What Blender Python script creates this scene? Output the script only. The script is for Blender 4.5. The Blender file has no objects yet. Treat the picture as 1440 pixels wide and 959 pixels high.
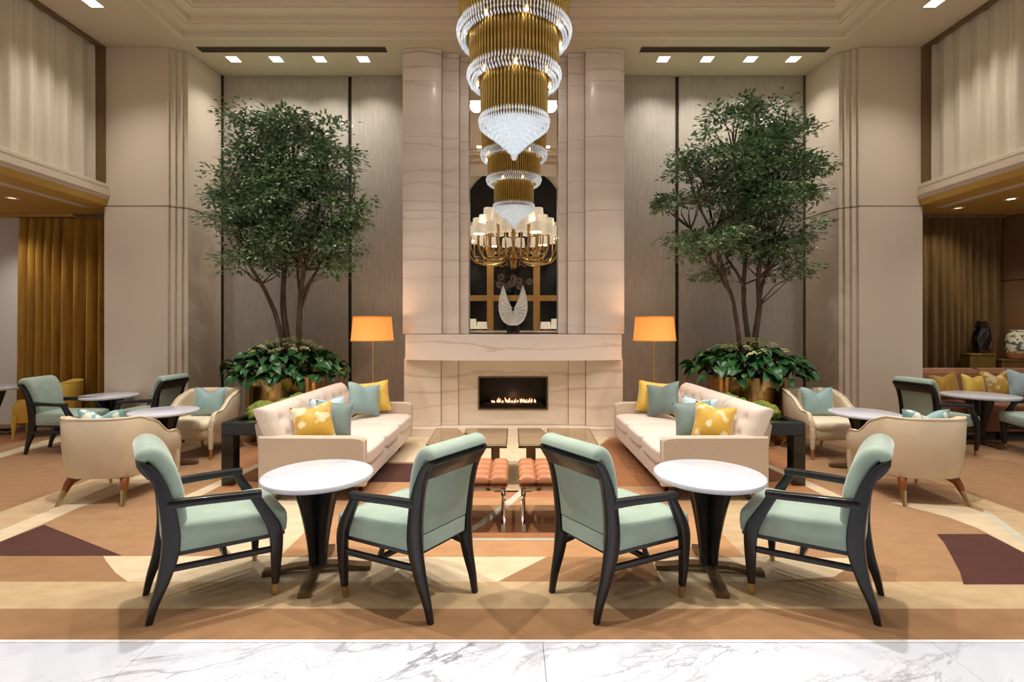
import bpy, bmesh, math, random
from mathutils import Vector, Matrix, noise
PI = math.pi
scn = bpy.context.scene
COL = scn.collection

# ------------------------------------------------------------------ camera
F = 700.0                       # focal length in pixels of the 1440 x 959 frame
EYE = 1.5
cam_d = bpy.data.cameras.new('camera')
cam = bpy.data.objects.new('camera', cam_d)
COL.objects.link(cam)
cam.location = (0, 0, EYE)
cam.rotation_euler = (PI / 2, 0, 0)
cam_d.sensor_fit = 'HORIZONTAL'
cam_d.sensor_width = 36.0
cam_d.lens = 36.0 * F / 1440.0
cam_d.shift_x = -2.0 / 1440.0
cam_d.shift_y = -19.5 / 1440.0
cam_d.clip_start = 0.05
scn.camera = cam

# ------------------------------------------------------------------ world and exposure
world = bpy.data.worlds.new('world')
scn.world = world
world.use_nodes = True
bg = world.node_tree.nodes['Background']
bg.inputs['Color'].default_value = (0.93, 0.97, 1.0, 1)
bg.inputs['Strength'].default_value = 0.60
vs = scn.view_settings
vs.view_transform = 'Standard'
vs.look = 'None'
vs.gamma = 1.0
vs.use_curve_mapping = False
vs.exposure = 0.12
scn.cycles.use_denoising = True
scn.cycles.max_bounces = 8
scn.cycles.diffuse_bounces = 4
scn.cycles.glossy_bounces = 4
scn.cycles.transmission_bounces = 6
scn.cycles.sample_clamp_indirect = 60.0
scn.cycles.caustics_reflective = False
scn.cycles.caustics_refractive = False

WARM = (1.0, 0.925, 0.84)
SOFT = (1.0, 0.95, 0.89)
POWER_WALL = 78.0      # wall washing downlights in the rear soffit
POWER_SIDE = 140.0     # downlights in the side soffits, including added out-of-view ones
POWER_COFFER = 325.0   # unseen fill spots added in the coffered ceiling over the seats
POWER_ALCOVE = 24.0
POWER_CHANDELIER = 20.0
POWER_SHADES = 12.0
POWER_LAMP = 5.0
POWER_HALL = 110.0

# ------------------------------------------------------------------ materials
def lin(c):
    if isinstance(c, str):
        c = tuple(int(c[i:i + 2], 16) / 255 for i in (0, 2, 4))
    return tuple((x / 12.92 if x <= 0.04045 else ((x + 0.055) / 1.055) ** 2.4) for x in c) + (1.0,)

def mat(name, col, rough=0.6, metal=0.0, col2=None, scale=8.0, stretch=(1, 1, 1), bump=0.0, bscale=None,
        spec=0.5, sheen=0.0, emit=None, estr=0.0, trans=0.0, coat=0.0, detail=4.0, alpha=1.0, ior=1.45, lo=0.35, hi=0.65, subs=0.0):
    m = bpy.data.materials.new(name)
    m.use_nodes = True
    nt = m.node_tree
    b = nt.nodes['Principled BSDF']
    b.inputs['Base Color'].default_value = lin(col)
    b.inputs['Roughness'].default_value = rough
    b.inputs['Metallic'].default_value = metal
    b.inputs['Specular IOR Level'].default_value = spec
    b.inputs['IOR'].default_value = ior
    b.inputs['Coat Weight'].default_value = coat
    b.inputs['Coat Roughness'].default_value = 0.08
    if sheen:
        b.inputs['Sheen Weight'].default_value = sheen
        b.inputs['Sheen Roughness'].default_value = 0.4
    if subs:
        b.inputs['Subsurface Weight'].default_value = subs
        b.inputs['Subsurface Radius'].default_value = (0.02, 0.02, 0.02)
    if trans:
        b.inputs['Transmission Weight'].default_value = trans
    if emit:
        b.inputs['Emission Color'].default_value = lin(emit)
        b.inputs['Emission Strength'].default_value = estr
    if col2 or bump:
        tc = nt.nodes.new('ShaderNodeTexCoord')
        mp = nt.nodes.new('ShaderNodeMapping')
        mp.inputs['Scale'].default_value = stretch
        nt.links.new(tc.outputs['Object'], mp.inputs['Vector'])
    if col2:
        nz = nt.nodes.new('ShaderNodeTexNoise')
        nz.inputs['Scale'].default_value = scale
        nz.inputs['Detail'].default_value = detail
        nt.links.new(mp.outputs['Vector'], nz.inputs['Vector'])
        rp = nt.nodes.new('ShaderNodeValToRGB')
        rp.color_ramp.elements[0].position = lo
        rp.color_ramp.elements[1].position = hi
        rp.color_ramp.elements[0].color = lin(col)
        rp.color_ramp.elements[1].color = lin(col2)
        nt.links.new(nz.outputs['Fac'], rp.inputs['Fac'])
        nt.links.new(rp.outputs['Color'], b.inputs['Base Color'])
    if bump:
        n2 = nt.nodes.new('ShaderNodeTexNoise')
        n2.inputs['Scale'].default_value = bscale or scale
        n2.inputs['Detail'].default_value = 3.0
        nt.links.new(mp.outputs['Vector'], n2.inputs['Vector'])
        bp = nt.nodes.new('ShaderNodeBump')
        bp.inputs['Strength'].default_value = bump
        bp.inputs['Distance'].default_value = 0.01
        nt.links.new(n2.outputs['Fac'], bp.inputs['Height'])
        nt.links.new(bp.outputs['Normal'], b.inputs['Normal'])
    return m

def stone(name, base, vein, dark, wscale, dist, stretch, rough, vein_amt=0.5, rot=(0, 0, 0), coat=0.0, cell=0.0):
    """Veined stone: distorted wave bands broken up by noise."""
    m = bpy.data.materials.new(name)
    m.use_nodes = True
    nt = m.node_tree
    N, L = nt.nodes, nt.links
    b = N['Principled BSDF']
    b.inputs['Roughness'].default_value = rough
    b.inputs['Coat Weight'].default_value = coat
    geo = N.new('ShaderNodeNewGeometry')
    mp = N.new('ShaderNodeMapping')
    mp.inputs['Scale'].default_value = stretch
    mp.inputs['Rotation'].default_value = rot
    L.new(geo.outputs['Position'], mp.inputs['Vector'])
    def wave(sc, ds, dsc, lo, hi):
        w = N.new('ShaderNodeTexWave')
        w.wave_type = 'BANDS'
        w.bands_direction = 'Z'
        w.inputs['Scale'].default_value = sc
        w.inputs['Distortion'].default_value = ds
        w.inputs['Detail'].default_value = 5
        w.inputs['Detail Scale'].default_value = dsc
        w.inputs['Detail Roughness'].default_value = 0.60
        L.new(mp.outputs['Vector'], w.inputs['Vector'])
        r = N.new('ShaderNodeValToRGB')
        r.color_ramp.elements[0].position = lo
        r.color_ramp.elements[1].position = hi
        L.new(w.outputs['Fac'], r.inputs['Fac'])
        return r.outputs['Color']
    def mix(fac, a, bb):
        x = N.new('ShaderNodeMix')
        x.data_type = 'RGBA'
        if isinstance(fac, float):
            x.inputs[0].default_value = fac
        else:
            L.new(fac, x.inputs[0])
        for i, v in ((6, a), (7, bb)):
            if isinstance(v, tuple):
                x.inputs[i].default_value = v
            else:
                L.new(v, x.inputs[i])
        return x.outputs[2]
    def mul(a, f):
        q = N.new('ShaderNodeMath')
        q.operation = 'MULTIPLY'
        L.new(a, q.inputs[0])
        if isinstance(f, float):
            q.inputs[1].default_value = f
        else:
            L.new(f, q.inputs[1])
        return q.outputs[0]
    nz = N.new('ShaderNodeTexNoise')
    nz.inputs['Scale'].default_value = wscale * 0.8
    nz.inputs['Detail'].default_value = 5
    L.new(mp.outputs['Vector'], nz.inputs['Vector'])
    nr = N.new('ShaderNodeValToRGB')
    nr.color_ramp.elements[0].position = 0.42
    nr.color_ramp.elements[1].position = 0.62
    L.new(nz.outputs['Fac'], nr.inputs['Fac'])
    broad = wave(wscale, dist, 1.0, 0.2, 0.95)
    thin = wave(wscale * 1.7, dist * 1.2, 1.4, 0.90, 0.99)
    c = mix(mul(broad, 0.45), lin(base), lin(vein))
    c = mix(mul(mul(thin, nr.outputs['Color']), vein_amt), c, lin(dark))
    L.new(c, b.inputs['Base Color'])
    return m

def marble(name, base, vein, scale, rough, coat=0.0, amount=0.75, thin=0.035, use_obj=False, stretch=(1, 1, 1), turn=0.5):
    """White marble: thin irregular veins along the zero line of warped noise."""
    m = bpy.data.materials.new(name)
    m.use_nodes = True
    nt = m.node_tree
    N, L = nt.nodes, nt.links
    b = N['Principled BSDF']
    b.inputs['Roughness'].default_value = rough
    b.inputs['Coat Weight'].default_value = coat
    if use_obj:
        src = N.new('ShaderNodeTexCoord').outputs['Object']
    else:
        src = N.new('ShaderNodeNewGeometry').outputs['Position']
    mp = N.new('ShaderNodeMapping')
    mp.inputs['Scale'].default_value = stretch
    pre = N.new('ShaderNodeMapping')
    pre.inputs['Rotation'].default_value = (0, 0, turn)
    L.new(src, pre.inputs['Vector'])
    L.new(pre.outputs['Vector'], mp.inputs['Vector'])
    total = None
    for k, (sc, wd, am) in enumerate(((scale, thin, 1.0), (scale * 2.3, thin * 0.7, 0.6))):
        nz = N.new('ShaderNodeTexNoise')
        nz.inputs['Scale'].default_value = sc
        nz.inputs['Detail'].default_value = 7
        nz.inputs['Roughness'].default_value = 0.60
        nz.inputs['Distortion'].default_value = 0.6
        L.new(mp.outputs['Vector'], nz.inputs['Vector'])
        s = N.new('ShaderNodeMath'); s.operation = 'SUBTRACT'; s.inputs[1].default_value = 0.5
        L.new(nz.outputs['Fac'], s.inputs[0])
        a = N.new('ShaderNodeMath'); a.operation = 'ABSOLUTE'
        L.new(s.outputs[0], a.inputs[0])
        r = N.new('ShaderNodeMapRange')
        r.inputs['From Min'].default_value = 0.0
        r.inputs['From Max'].default_value = wd
        r.inputs['To Min'].default_value = am
        r.inputs['To Max'].default_value = 0.0
        L.new(a.outputs[0], r.inputs['Value'])
        out = r.outputs['Result']
        if total is None:
            total = out
        else:
            q = N.new('ShaderNodeMath'); q.operation = 'MAXIMUM'
            L.new(total, q.inputs[0]); L.new(out, q.inputs[1])
            total = q.outputs[0]
    n3 = N.new('ShaderNodeTexNoise')
    n3.inputs['Scale'].default_value = scale * 1.1
    n3.inputs['Detail'].default_value = 3
    L.new(mp.outputs['Vector'], n3.inputs['Vector'])
    r3 = N.new('ShaderNodeMapRange')
    r3.inputs['From Min'].default_value = 0.4
    r3.inputs['From Max'].default_value = 0.65
    r3.inputs['To Max'].default_value = amount
    L.new(n3.outputs['Fac'], r3.inputs['Value'])
    q = N.new('ShaderNodeMath'); q.operation = 'MULTIPLY'
    L.new(total, q.inputs[0]); L.new(r3.outputs['Result'], q.inputs[1])
    x = N.new('ShaderNodeMix'); x.data_type = 'RGBA'
    L.new(q.outputs[0], x.inputs[0])
    x.inputs[6].default_value = lin(base)
    x.inputs[7].default_value = lin(vein)
    L.new(x.outputs[2], b.inputs['Base Color'])
    return m

def shade_mat(name, col, emit, estr):
    """Lamp shade lit from inside: translucent cloth with its own glow."""
    return mat(name, col, rough=0.9, emit=emit, estr=estr)

M = {}
M['plaster'] = mat('warm_white_plaster', 'D6C6B4', 0.7, bump=0.03, bscale=60)
M['ceiling'] = mat('ceiling_paint', 'D6C8B0', 0.75, bump=0.02, bscale=50)
M['coffer'] = mat('coffer_paint', 'E2D3BE', 0.7, bump=0.02, bscale=50)
M['panel'] = mat('brushed_panel', 'A69D91', 0.45, col2='B2A99D', scale=5, stretch=(6, 6, 0.7), bump=0.03, spec=0.4)
M['gap'] = mat('dark_bronze_gap', '2A221C', 0.5, metal=0.3, col2='352B22', scale=20)
M['steel_gap'] = mat('grey_steel_gap', '5C5A57', 0.4, metal=0.6, col2='6A6763', scale=20)
M['drape'] = mat('sheer_drape', 'CDBFAB', 0.9, col2='D6C9B6', scale=3, stretch=(4, 4, 0.2), sheen=0.2)
M['bronze_wood'] = mat('bronze_wood', '6F553A', 0.45, col2='7D6144', scale=6, stretch=(1, 1, 0.1))
M['alcove_gold'] = mat('gold_ceiling', 'C39A4C', 0.6, bump=0.02, bscale=40)
M['alcove_white'] = mat('alcove_white', 'E4DED6', 0.8, bump=0.02, bscale=40)
M['alcove_brown'] = mat('brown_panel', '6B4A2E', 0.5, col2='75532F', scale=4, stretch=(1, 1, 0.15))
M['gold_velvet'] = mat('gold_velvet', 'B08525', 0.75, col2='8E6516', scale=4, stretch=(3, 3, 0.3), sheen=0.5)
M['brown_velvet'] = mat('brown_velvet', '6E5226', 0.8, col2='573E18', scale=5, stretch=(3, 3, 0.3), sheen=0.05)
M['onyx'] = stone('pink_onyx', 'EEE1D7', 'E4D4C8', 'AE968A', 0.65, 7.0, (0.22, 0.22, 1.25), 0.32, 0.55, coat=0.15)
M['onyx_low'] = stone('sand_onyx', 'E6D8C8', 'DECEBC', 'AE9784', 0.75, 6.0, (0.22, 0.22, 1.0), 0.32, 0.4, coat=0.15)
M['marble_floor'] = marble('white_marble_floor', 'D2D7E4', '7C7C86', 1.15, 0.12, coat=0.2, amount=1.0, thin=0.017, stretch=(0.6, 2.1, 1.0), turn=-0.5)
M['marble_top'] = marble('white_marble_top', 'D2D4E0', 'B2B3BD', 6.0, 0.18, amount=0.5, thin=0.03, use_obj=True)
M['marble_edge'] = mat('white_marble_edge', 'F2F0F1', 0.2, col2='E4E2E4', scale=9)
M['mirror'] = mat('mirror_glass', 'F2EDE6', 0.0, metal=1.0)
M['black_frame'] = mat('black_metal', '141210', 0.4, metal=0.4, col2='1C1A18', scale=14)
M['firebox'] = mat('firebox_black', '151110', 0.35, col2='201A17', scale=9)
M['ember'] = mat('ember_bed', '30201A', 0.9, col2='120D0B', scale=40)
M['flame'] = mat('gas_flame', 'FFB090', 0.8, emit='FFB48E', estr=1.8)
M['brass'] = mat('brushed_brass', 'CDB484', 0.28, metal=1.0, col2='BFA370', scale=30, stretch=(1, 1, 0.1))
M['gold_polish'] = mat('polished_gold', 'C6A56C', 0.14, metal=1.0, col2='B4925A', scale=6)
M['dark_wood'] = mat('ebonised_wood', '100F11', 0.34, col2='19171A', scale=12, stretch=(3, 3, 0.4), coat=0.2)
M['mahogany'] = mat('espresso_wood', '2A1A12', 0.35, col2='351F14', scale=12, stretch=(3, 3, 0.4))
M['walnut'] = mat('walnut_leg', '8A4F22', 0.35, col2='6E3C18', scale=14, stretch=(3, 3, 0.5))
M['green'] = mat('sage_velvet', 'A4B8AB', 0.8, col2='97AC9F', scale=7, bump=0.06, bscale=220, sheen=0.55)
M['green_panel'] = mat('sage_linen', '9BAA9A', 0.85, col2='92A190', scale=9, bump=0.06, bscale=200, sheen=0.2)
M['cream'] = mat('cream_leather', 'D8C7AC', 0.55, col2='D1BFA3', scale=5, bump=0.02, bscale=120)
M['cream_seat'] = mat('cream_leather_seat', 'E6D9C0', 0.55, col2='DFD1B6', scale=5, bump=0.02, bscale=120)
M['piping'] = mat('pale_piping', 'E9DCC4', 0.55, col2='E2D4BA', scale=9)
M['yellow'] = mat('ochre_leather', 'E6BA58', 0.5, col2='DDAE4A', scale=6, bump=0.02, bscale=120)
M['sofa'] = mat('oatmeal_linen', 'DCCFC4', 0.9, col2='D2C3B7', scale=60, bump=0.12, bscale=260, sheen=0.25)
M['sofa_arm'] = mat('taupe_twill', 'CDBBA8', 0.9, col2='C5B3A0', scale=70, bump=0.1, bscale=260, sheen=0.2)
M['teal_pillow'] = mat('dusty_teal_silk', '85A2A2', 0.5, col2='96B0AE', scale=5, sheen=0.4, bump=0.04, bscale=40)
M['slate_pillow'] = mat('slate_green_silk', '6F807C', 0.6, col2='7A8C87', scale=5, sheen=0.3, bump=0.04, bscale=40)
M['sky_pillow'] = mat('pale_blue_silk', 'A9C8D4', 0.5, col2='BCD6DE', scale=6, sheen=0.3)
M['gold_pillow'] = mat('ochre_patterned_silk', 'CDA23C', 0.5, col2='E8D9B0', scale=10, lo=0.52, hi=0.60, detail=1.5, sheen=0.3)
M['yellow_pillow'] = mat('mustard_silk', 'DDB23F', 0.5, col2='E9C862', scale=6, sheen=0.3)
M['pattern_blue'] = mat('blue_print_linen', '86A9AD', 0.7, col2='E3E4DA', scale=14, lo=0.5, hi=0.56, detail=1)
M['rust_leather'] = mat('rust_leather', 'B5764F', 0.42, col2='A66A45', scale=5, bump=0.04, bscale=90)
M['rust_velvet'] = mat('rust_velvet', '9E6B4A', 0.8, col2='8E5E3F', scale=6, sheen=0.4)
M['chrome'] = mat('polished_chrome', 'D8D6D2', 0.08, metal=1.0, col2='CFCDC9', scale=4)
M['bronze_mirror'] = mat('bronze_top_painted_reflection', 'C2AA8A', 0.07, metal=0.55, col2='BBA282', scale=2)  # beige, less metallic base stands in for the reflected fireplace stone
M['bronze'] = mat('antique_bronze', '7D6A52', 0.38, metal=0.85, col2='6C5A44', scale=16)
M['black_lacquer'] = mat('black_lacquer', '13120F', 0.22, col2='191813', scale=8, coat=0.4)
M['dark_glass'] = mat('dark_tray_glass', '10140F', 0.08, col2='141B13', scale=6, coat=0.5)
M['moss'] = mat('green_moss', '7F8838', 0.95, col2='56631F', scale=30, bump=0.5, bscale=60)
M['soil'] = mat('potting_soil', '2E2218', 0.95, col2='1F1710', scale=40, bump=0.4)
M['bark'] = mat('grey_bark', '6B5747', 0.85, col2='4C3D31', scale=22, stretch=(1, 1, 0.25), bump=0.3, bscale=40)
M['flower'] = mat('cream_flower', 'E9E4B4', 0.7, col2='CFD596', scale=25)
M['ceramic_black'] = mat('black_marbled_ceramic', '120C10', 0.2, col2='B8AFB0', scale=6, lo=0.62, hi=0.70, detail=5, coat=0.4)
M['ceramic_print'] = mat('patterned_ceramic', '53624F', 0.35, col2='E6DDC0', scale=13, stretch=(1, 1, 1.6), lo=0.44, hi=0.5, detail=1)
M['gold_cube'] = mat('gold_leaf_plinth', '8C7138', 0.35, metal=0.5, col2='7C622D', scale=8)
M['crystal'] = mat('cut_crystal', 'F4F8FA', 0.12, col2='D2DCE2', scale=60, spec=1.0, emit='EAF2FF', estr=0.34, lo=0.3, hi=0.7)  # emission puts the lamplit sparkle into the crystal itself
M['crystal_lit'] = mat('lit_crystal', 'F4F8FA', 0.12, col2='D2DCE2', scale=60, spec=1.0, emit='EAF4FF', estr=0.28)  # emission stands in for a light inside the bowl
M['sleeve'] = mat('bronze_sleeve', '8A6C2E', 0.3, metal=0.9, col2='A0803C', scale=5)
M['clear_globe'] = mat('smoky_globe_glass', 'B8A894', 0.05, trans=0.85, col2='A89884', scale=3)
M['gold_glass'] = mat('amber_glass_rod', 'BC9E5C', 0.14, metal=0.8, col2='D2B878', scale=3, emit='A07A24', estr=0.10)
M['bulb'] = mat('warm_bulb', 'FFFFFF', 0.5, emit='FFE9C4', estr=9.0)
M['lens'] = mat('downlight_lens', 'FFFFFF', 0.5, emit='FFF1D8', estr=7.0)
M['lens_dim'] = mat('downlight_lens_dim', 'FFFFFF', 0.5, emit='FFD69A', estr=1.6)
M['white_trim'] = mat('downlight_trim', 'E5DACB', 0.5, bump=0.02, bscale=30)
M['sculpture'] = mat('frosted_crystal', 'EDEBE6', 0.28, col2='DEDBD4', scale=22, spec=0.8, subs=0.2, bump=0.15, bscale=30)
M['orange_shade'] = shade_mat('amber_lamp_shade', 'D98E48', 'F79C48', 0.62)
M['shade_trim'] = mat('shade_trim', 'C47F2C', 0.7, emit='D98C34', estr=0.25)
M['white_shade'] = shade_mat('white_lamp_shade', 'E8DFCE', 'FFF0D6', 0.30)
M['oak'] = mat('honey_oak', 'B08448', 0.5, col2='C0934F', scale=5, stretch=(1, 1, 0.15))
M['night_glass'] = mat('night_window_glass', '14171A', 0.06, col2='1A1E20', scale=1.5, spec=0.6)
M['hall_wall'] = mat('hall_stone', 'D8C8B0', 0.7, col2='CDBCA3', scale=3)

def carpet_mat(name, a, b):
    return mat(name, a, 0.95, col2=b, scale=5.5, detail=8, bump=0.25, bscale=260, sheen=0.15, stretch=(1, 2.2, 1), lo=0.3, hi=0.7, spec=0.15)
M['carpet'] = carpet_mat('carpet_tan', '9B7755', 'A78360')
M['carpet_deep'] = carpet_mat('carpet_caramel', '906C4A', '9D7856')
M['carpet_sand'] = carpet_mat('carpet_sand', 'B49976', 'C2A984')
M['carpet_cream'] = carpet_mat('carpet_cream', 'C9B594', 'D6C5A7')
M['carpet_rust'] = carpet_mat('carpet_rust', 'A06B47', 'AE7953')
M['carpet_brown'] = carpet_mat('carpet_brown', '8A5A38', '966440')
M['carpet_choc'] = carpet_mat('carpet_chocolate', '4A2C26', '54332B')
M['carpet_line'] = carpet_mat('carpet_grey_line', 'B9B6A2', 'C5C1AE')
def leaf_mat(name, a, b, c):
    m = mat(name, a, 0.32, spec=0.55)
    nt = m.node_tree
    oi = nt.nodes.new('ShaderNodeTexCoord')
    nz = nt.nodes.new('ShaderNodeTexNoise')
    nz.inputs['Scale'].default_value = 9
    nt.links.new(oi.outputs['Object'], nz.inputs['Vector'])
    rp = nt.nodes.new('ShaderNodeValToRGB')
    e = rp.color_ramp.elements
    e[0].position, e[1].position = 0.3, 0.72
    e[0].color, e[1].color = lin(a), lin(c)
    k = e.new(0.5)
    k.color = lin(b)
    nt.links.new(nz.outputs['Fac'], rp.inputs['Fac'])
    nt.links.new(rp.outputs['Color'], nt.nodes['Principled BSDF'].inputs['Base Color'])
    return m
M['leaf'] = leaf_mat('tree_leaf', '46683F', '6C8A60', 'B0BFA0')
M['broad_leaf'] = leaf_mat('broad_leaf', '16371B', '255228', '3D6E37')

# ------------------------------------------------------------------ mesh helpers
def obj(name, bm, m, parent=None, smooth=True, ang=40, loc=None):
    me = bpy.data.meshes.new(name)
    bmesh.ops.recalc_face_normals(bm, faces=bm.faces)
    bm.to_mesh(me)
    bm.free()
    me.materials.append(M[m] if isinstance(m, str) else m)
    if smooth:
        me.set_sharp_from_angle(angle=math.radians(ang))
        for p in me.polygons:
            p.use_smooth = True
    o = bpy.data.objects.new(name, me)
    COL.objects.link(o)
    if parent is not None:
        o.parent = parent
    if loc is not None:
        o.location = loc
    return o

def tag(o, label=None, cat=None, group=None, kind=None):
    if label: o['label'] = label
    if cat: o['category'] = cat
    if group: o['group'] = group
    if kind: o['kind'] = kind
    return o

def thing(name, label, cat, loc=(0, 0, 0), rz=0.0, group=None):
    o = bpy.data.objects.new(name, None)
    o.empty_display_size = 0.1
    COL.objects.link(o)
    o.location = loc
    o.rotation_euler = (0, 0, rz)
    return tag(o, label, cat, group)

def struct(name, bm, m, parent=None, smooth=False):
    o = obj(name, bm, m, parent, smooth)
    if parent is None:
        o['kind'] = 'structure'
    return o

KIDS = {}
def children(o):
    return [c for c in bpy.data.objects if c.parent is o]

def dup(root, loc, rz, label, group=None, swap=None):
    """Copy a thing with its parts and sub-parts (shared meshes)."""
    def cp(o, parent):
        c = o.copy()
        COL.objects.link(c)
        if parent is not None:
            c.parent = parent
        for k in kids_of(o):
            cp(k, c)
        return c
    r = cp(root, None)
    r.location = loc
    r.rotation_euler = (0, 0, rz)
    r['label'] = label
    if group: r['group'] = group
    return r

def kids_of(o):
    key = o.name
    if key not in KIDS:
        KIDS[key] = children(o)
    return KIDS[key]

def NB():
    return bmesh.new()

def box(bm, x0, x1, y0, y1, z0, z1, bev=0.0, seg=2, mtx=None):
    t = bmesh.new()
    bmesh.ops.create_cube(t, size=1.0)
    for v in t.verts:
        v.co = Vector(((x0 + x1) / 2 + v.co.x * (x1 - x0), (y0 + y1) / 2 + v.co.y * (y1 - y0), (z0 + z1) / 2 + v.co.z * (z1 - z0)))
    if bev > 0:
        bmesh.ops.bevel(t, geom=list(t.edges), offset=bev, segments=seg, profile=0.6, affect='EDGES')
    if mtx is not None:
        t.transform(mtx)
    merge(bm, t)
    return bm

def merge(bm, t):
    me = bpy.data.meshes.new('tmp')
    t.to_mesh(me)
    t.free()
    bm.from_mesh(me)
    bpy.data.meshes.remove(me)

def loft(bm, rings, cap0=True, cap1=True, closed=False):
    vr = [[bm.verts.new(p) for p in r] for r in rings]
    n = len(vr[0])
    pairs = list(zip(vr[:-1], vr[1:]))
    if closed:
        pairs.append((vr[-1], vr[0]))
    for a, b in pairs:
        for i in range(n):
            j = (i + 1) % n
            try:
                bm.faces.new((a[i], a[j], b[j], b[i]))
            except ValueError:
                pass
    if cap0 and not closed:
        bm.faces.new(list(reversed(vr[0])))
    if cap1 and not closed:
        bm.faces.new(vr[-1])
    return bm

def lathe(bm, prof, n=32, c=(0, 0), z0=0.0, cap0=True, cap1=True):
    rings = []
    for r, z in prof:
        r = max(r, 1e-4)
        rings.append([(c[0] + r * math.cos(2 * PI * i / n), c[1] + r * math.sin(2 * PI * i / n), z0 + z) for i in range(n)])
    return loft(bm, rings, cap0, cap1)

def cat_rom(P, n):
    """Resample control rows (lists of equal length) with Catmull-Rom."""
    out = []
    k = len(P)
    for i in range(k - 1):
        p0, p1, p2, p3 = P[max(i - 1, 0)], P[i], P[i + 1], P[min(i + 2, k - 1)]
        for s in range(n):
            t = s / n
            out.append([0.5 * (2 * b + (c - a) * t + (2 * a - 5 * b + 4 * c - d) * t * t + (3 * b - a - 3 * c + d) * t ** 3)
                        for a, b, c, d in zip(p0, p1, p2, p3)])
    out.append(list(P[-1]))
    return out

def rrect(a, b, r, n=3):
    """Rounded rectangle outline, half sizes a, b."""
    r = min(r, a * 0.98, b * 0.98)
    pts = []
    for cx, cy, a0 in ((a - r, b - r, 0), (-a + r, b - r, PI / 2), (-a + r, -b + r, PI), (a - r, -b + r, 1.5 * PI)):
        for i in range(n + 1):
            t = a0 + PI / 2 * i / n
            pts.append((cx + r * math.cos(t), cy + r * math.sin(t)))
    return pts

def sweep(bm, rows, side, res=4, rr=0.35, n=2):
    """rows: (x, y, z, half width along side, half thickness). side: Vector."""
    R = cat_rom([list(r) for r in rows], res) if res > 1 else rows
    side = Vector(side).normalized()
    rings = []
    P = [Vector(r[:3]) for r in R]
    for i, r in enumerate(R):
        t = (P[min(i + 1, len(P) - 1)] - P[max(i - 1, 0)]).normalized()
        nrm = t.cross(side).normalized()
        sd = nrm.cross(t).normalized()
        a, b = max(r[3], 0.0015), max(r[4], 0.0015)
        rings.append([P[i] + sd * u + nrm * v for u, v in rrect(a, b, min(a, b) * 2 * rr, n)])
    return loft(bm, rings)

def tube(bm, pts, rad, n=8, res=1):
    rows = [list(p) + [rad[i] if isinstance(rad, (list, tuple)) else rad] for i, p in enumerate(pts)]
    R = cat_rom(rows, res) if res > 1 else rows
    P = [Vector(r[:3]) for r in R]
    rings = []
    up = None
    for i, r in enumerate(R):
        t = (P[min(i + 1, len(P) - 1)] - P[max(i - 1, 0)])
        t = t.normalized() if t.length > 1e-9 else Vector((0, 0, 1))
        if up is None:
            up = Vector((1, 0, 0)) if abs(t.x) < 0.8 else Vector((0, 1, 0))
        u = (up - t * up.dot(t)).normalized()
        up = u
        v = t.cross(u)
        rings.append([P[i] + (u * math.cos(2 * PI * k / n) + v * math.sin(2 * PI * k / n)) * r[3] for k in range(n)])
    return loft(bm, rings)

def prism(bm, poly, z0, z1):
    """Extrude an xy polygon between two heights."""
    return loft(bm, [[(x, y, z0) for x, y in poly], [(x, y, z1) for x, y in poly]])

def prism_y(bm, poly, y0, y1):
    """Extrude an xz polygon along y."""
    return loft(bm, [[(x, y0, z) for x, z in poly], [(x, y1, z) for x, z in poly]])

def prism_x(bm, poly, x0, x1):
    """Extrude a yz polygon along x."""
    return loft(bm, [[(x0, y, z) for y, z in poly], [(x1, y, z) for y, z in poly]])

def at(px, py, d):
    return Vector(((px - 722) / F * d, d, EYE - (py - 460) / F * d))

def ground(px, py):
    d = EYE * F / (py - 460)
    return ((px - 722) / F * d, d)

def lamp(name, kind, loc, power, color=SOFT, size=0.1, rot=None, parent=None, spot=None, blend=0.5):
    l = bpy.data.lights.new(name, kind)
    l.energy = power
    l.color = color
    if kind == 'SPOT':
        l.spot_size = spot
        l.spot_blend = blend
        l.shadow_soft_size = size
    elif kind == 'POINT':
        l.shadow_soft_size = size
    o = bpy.data.objects.new(name, l)
    COL.objects.link(o)
    o.location = loc
    if rot: o.rotation_euler = rot
    if parent is not None: o.parent = parent
    return o
M['carpet_orange'] = carpet_mat('carpet_amber', 'AC8059', 'B88D66')
CEIL = 5.39
BACK = 7.72
PIER_Y = 6.91
SIDE_X = 5.65
LEDGE = 3.18

# ------------------------------------------------------------------ floor
bm = NB(); box(bm, -9.6, 9.6, -3.0, 8.1, -0.14, -0.02)
floor = struct('floor', bm, 'soil')
slab_mesh = None
for i, x0 in enumerate((-7.26, -5.41, -3.56, -1.71, 0.14, 1.99, 3.84, 5.69)):
    for j, y0 in enumerate((-2.75, -1.025, 0.66)):
        bm = NB(); box(bm, x0 + .001, x0 + 1.849, y0, min(y0 + 1.72, 2.3655), -0.019, 0.0, 0.0015, 1)
        o = struct('marble_slab', bm, 'marble_floor', floor)

bm = NB(); box(bm, -9.4, 9.4, 2.366, 2.384, -0.02, 0.0035)
struct('trim_1', bm, 'marble_edge')

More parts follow.
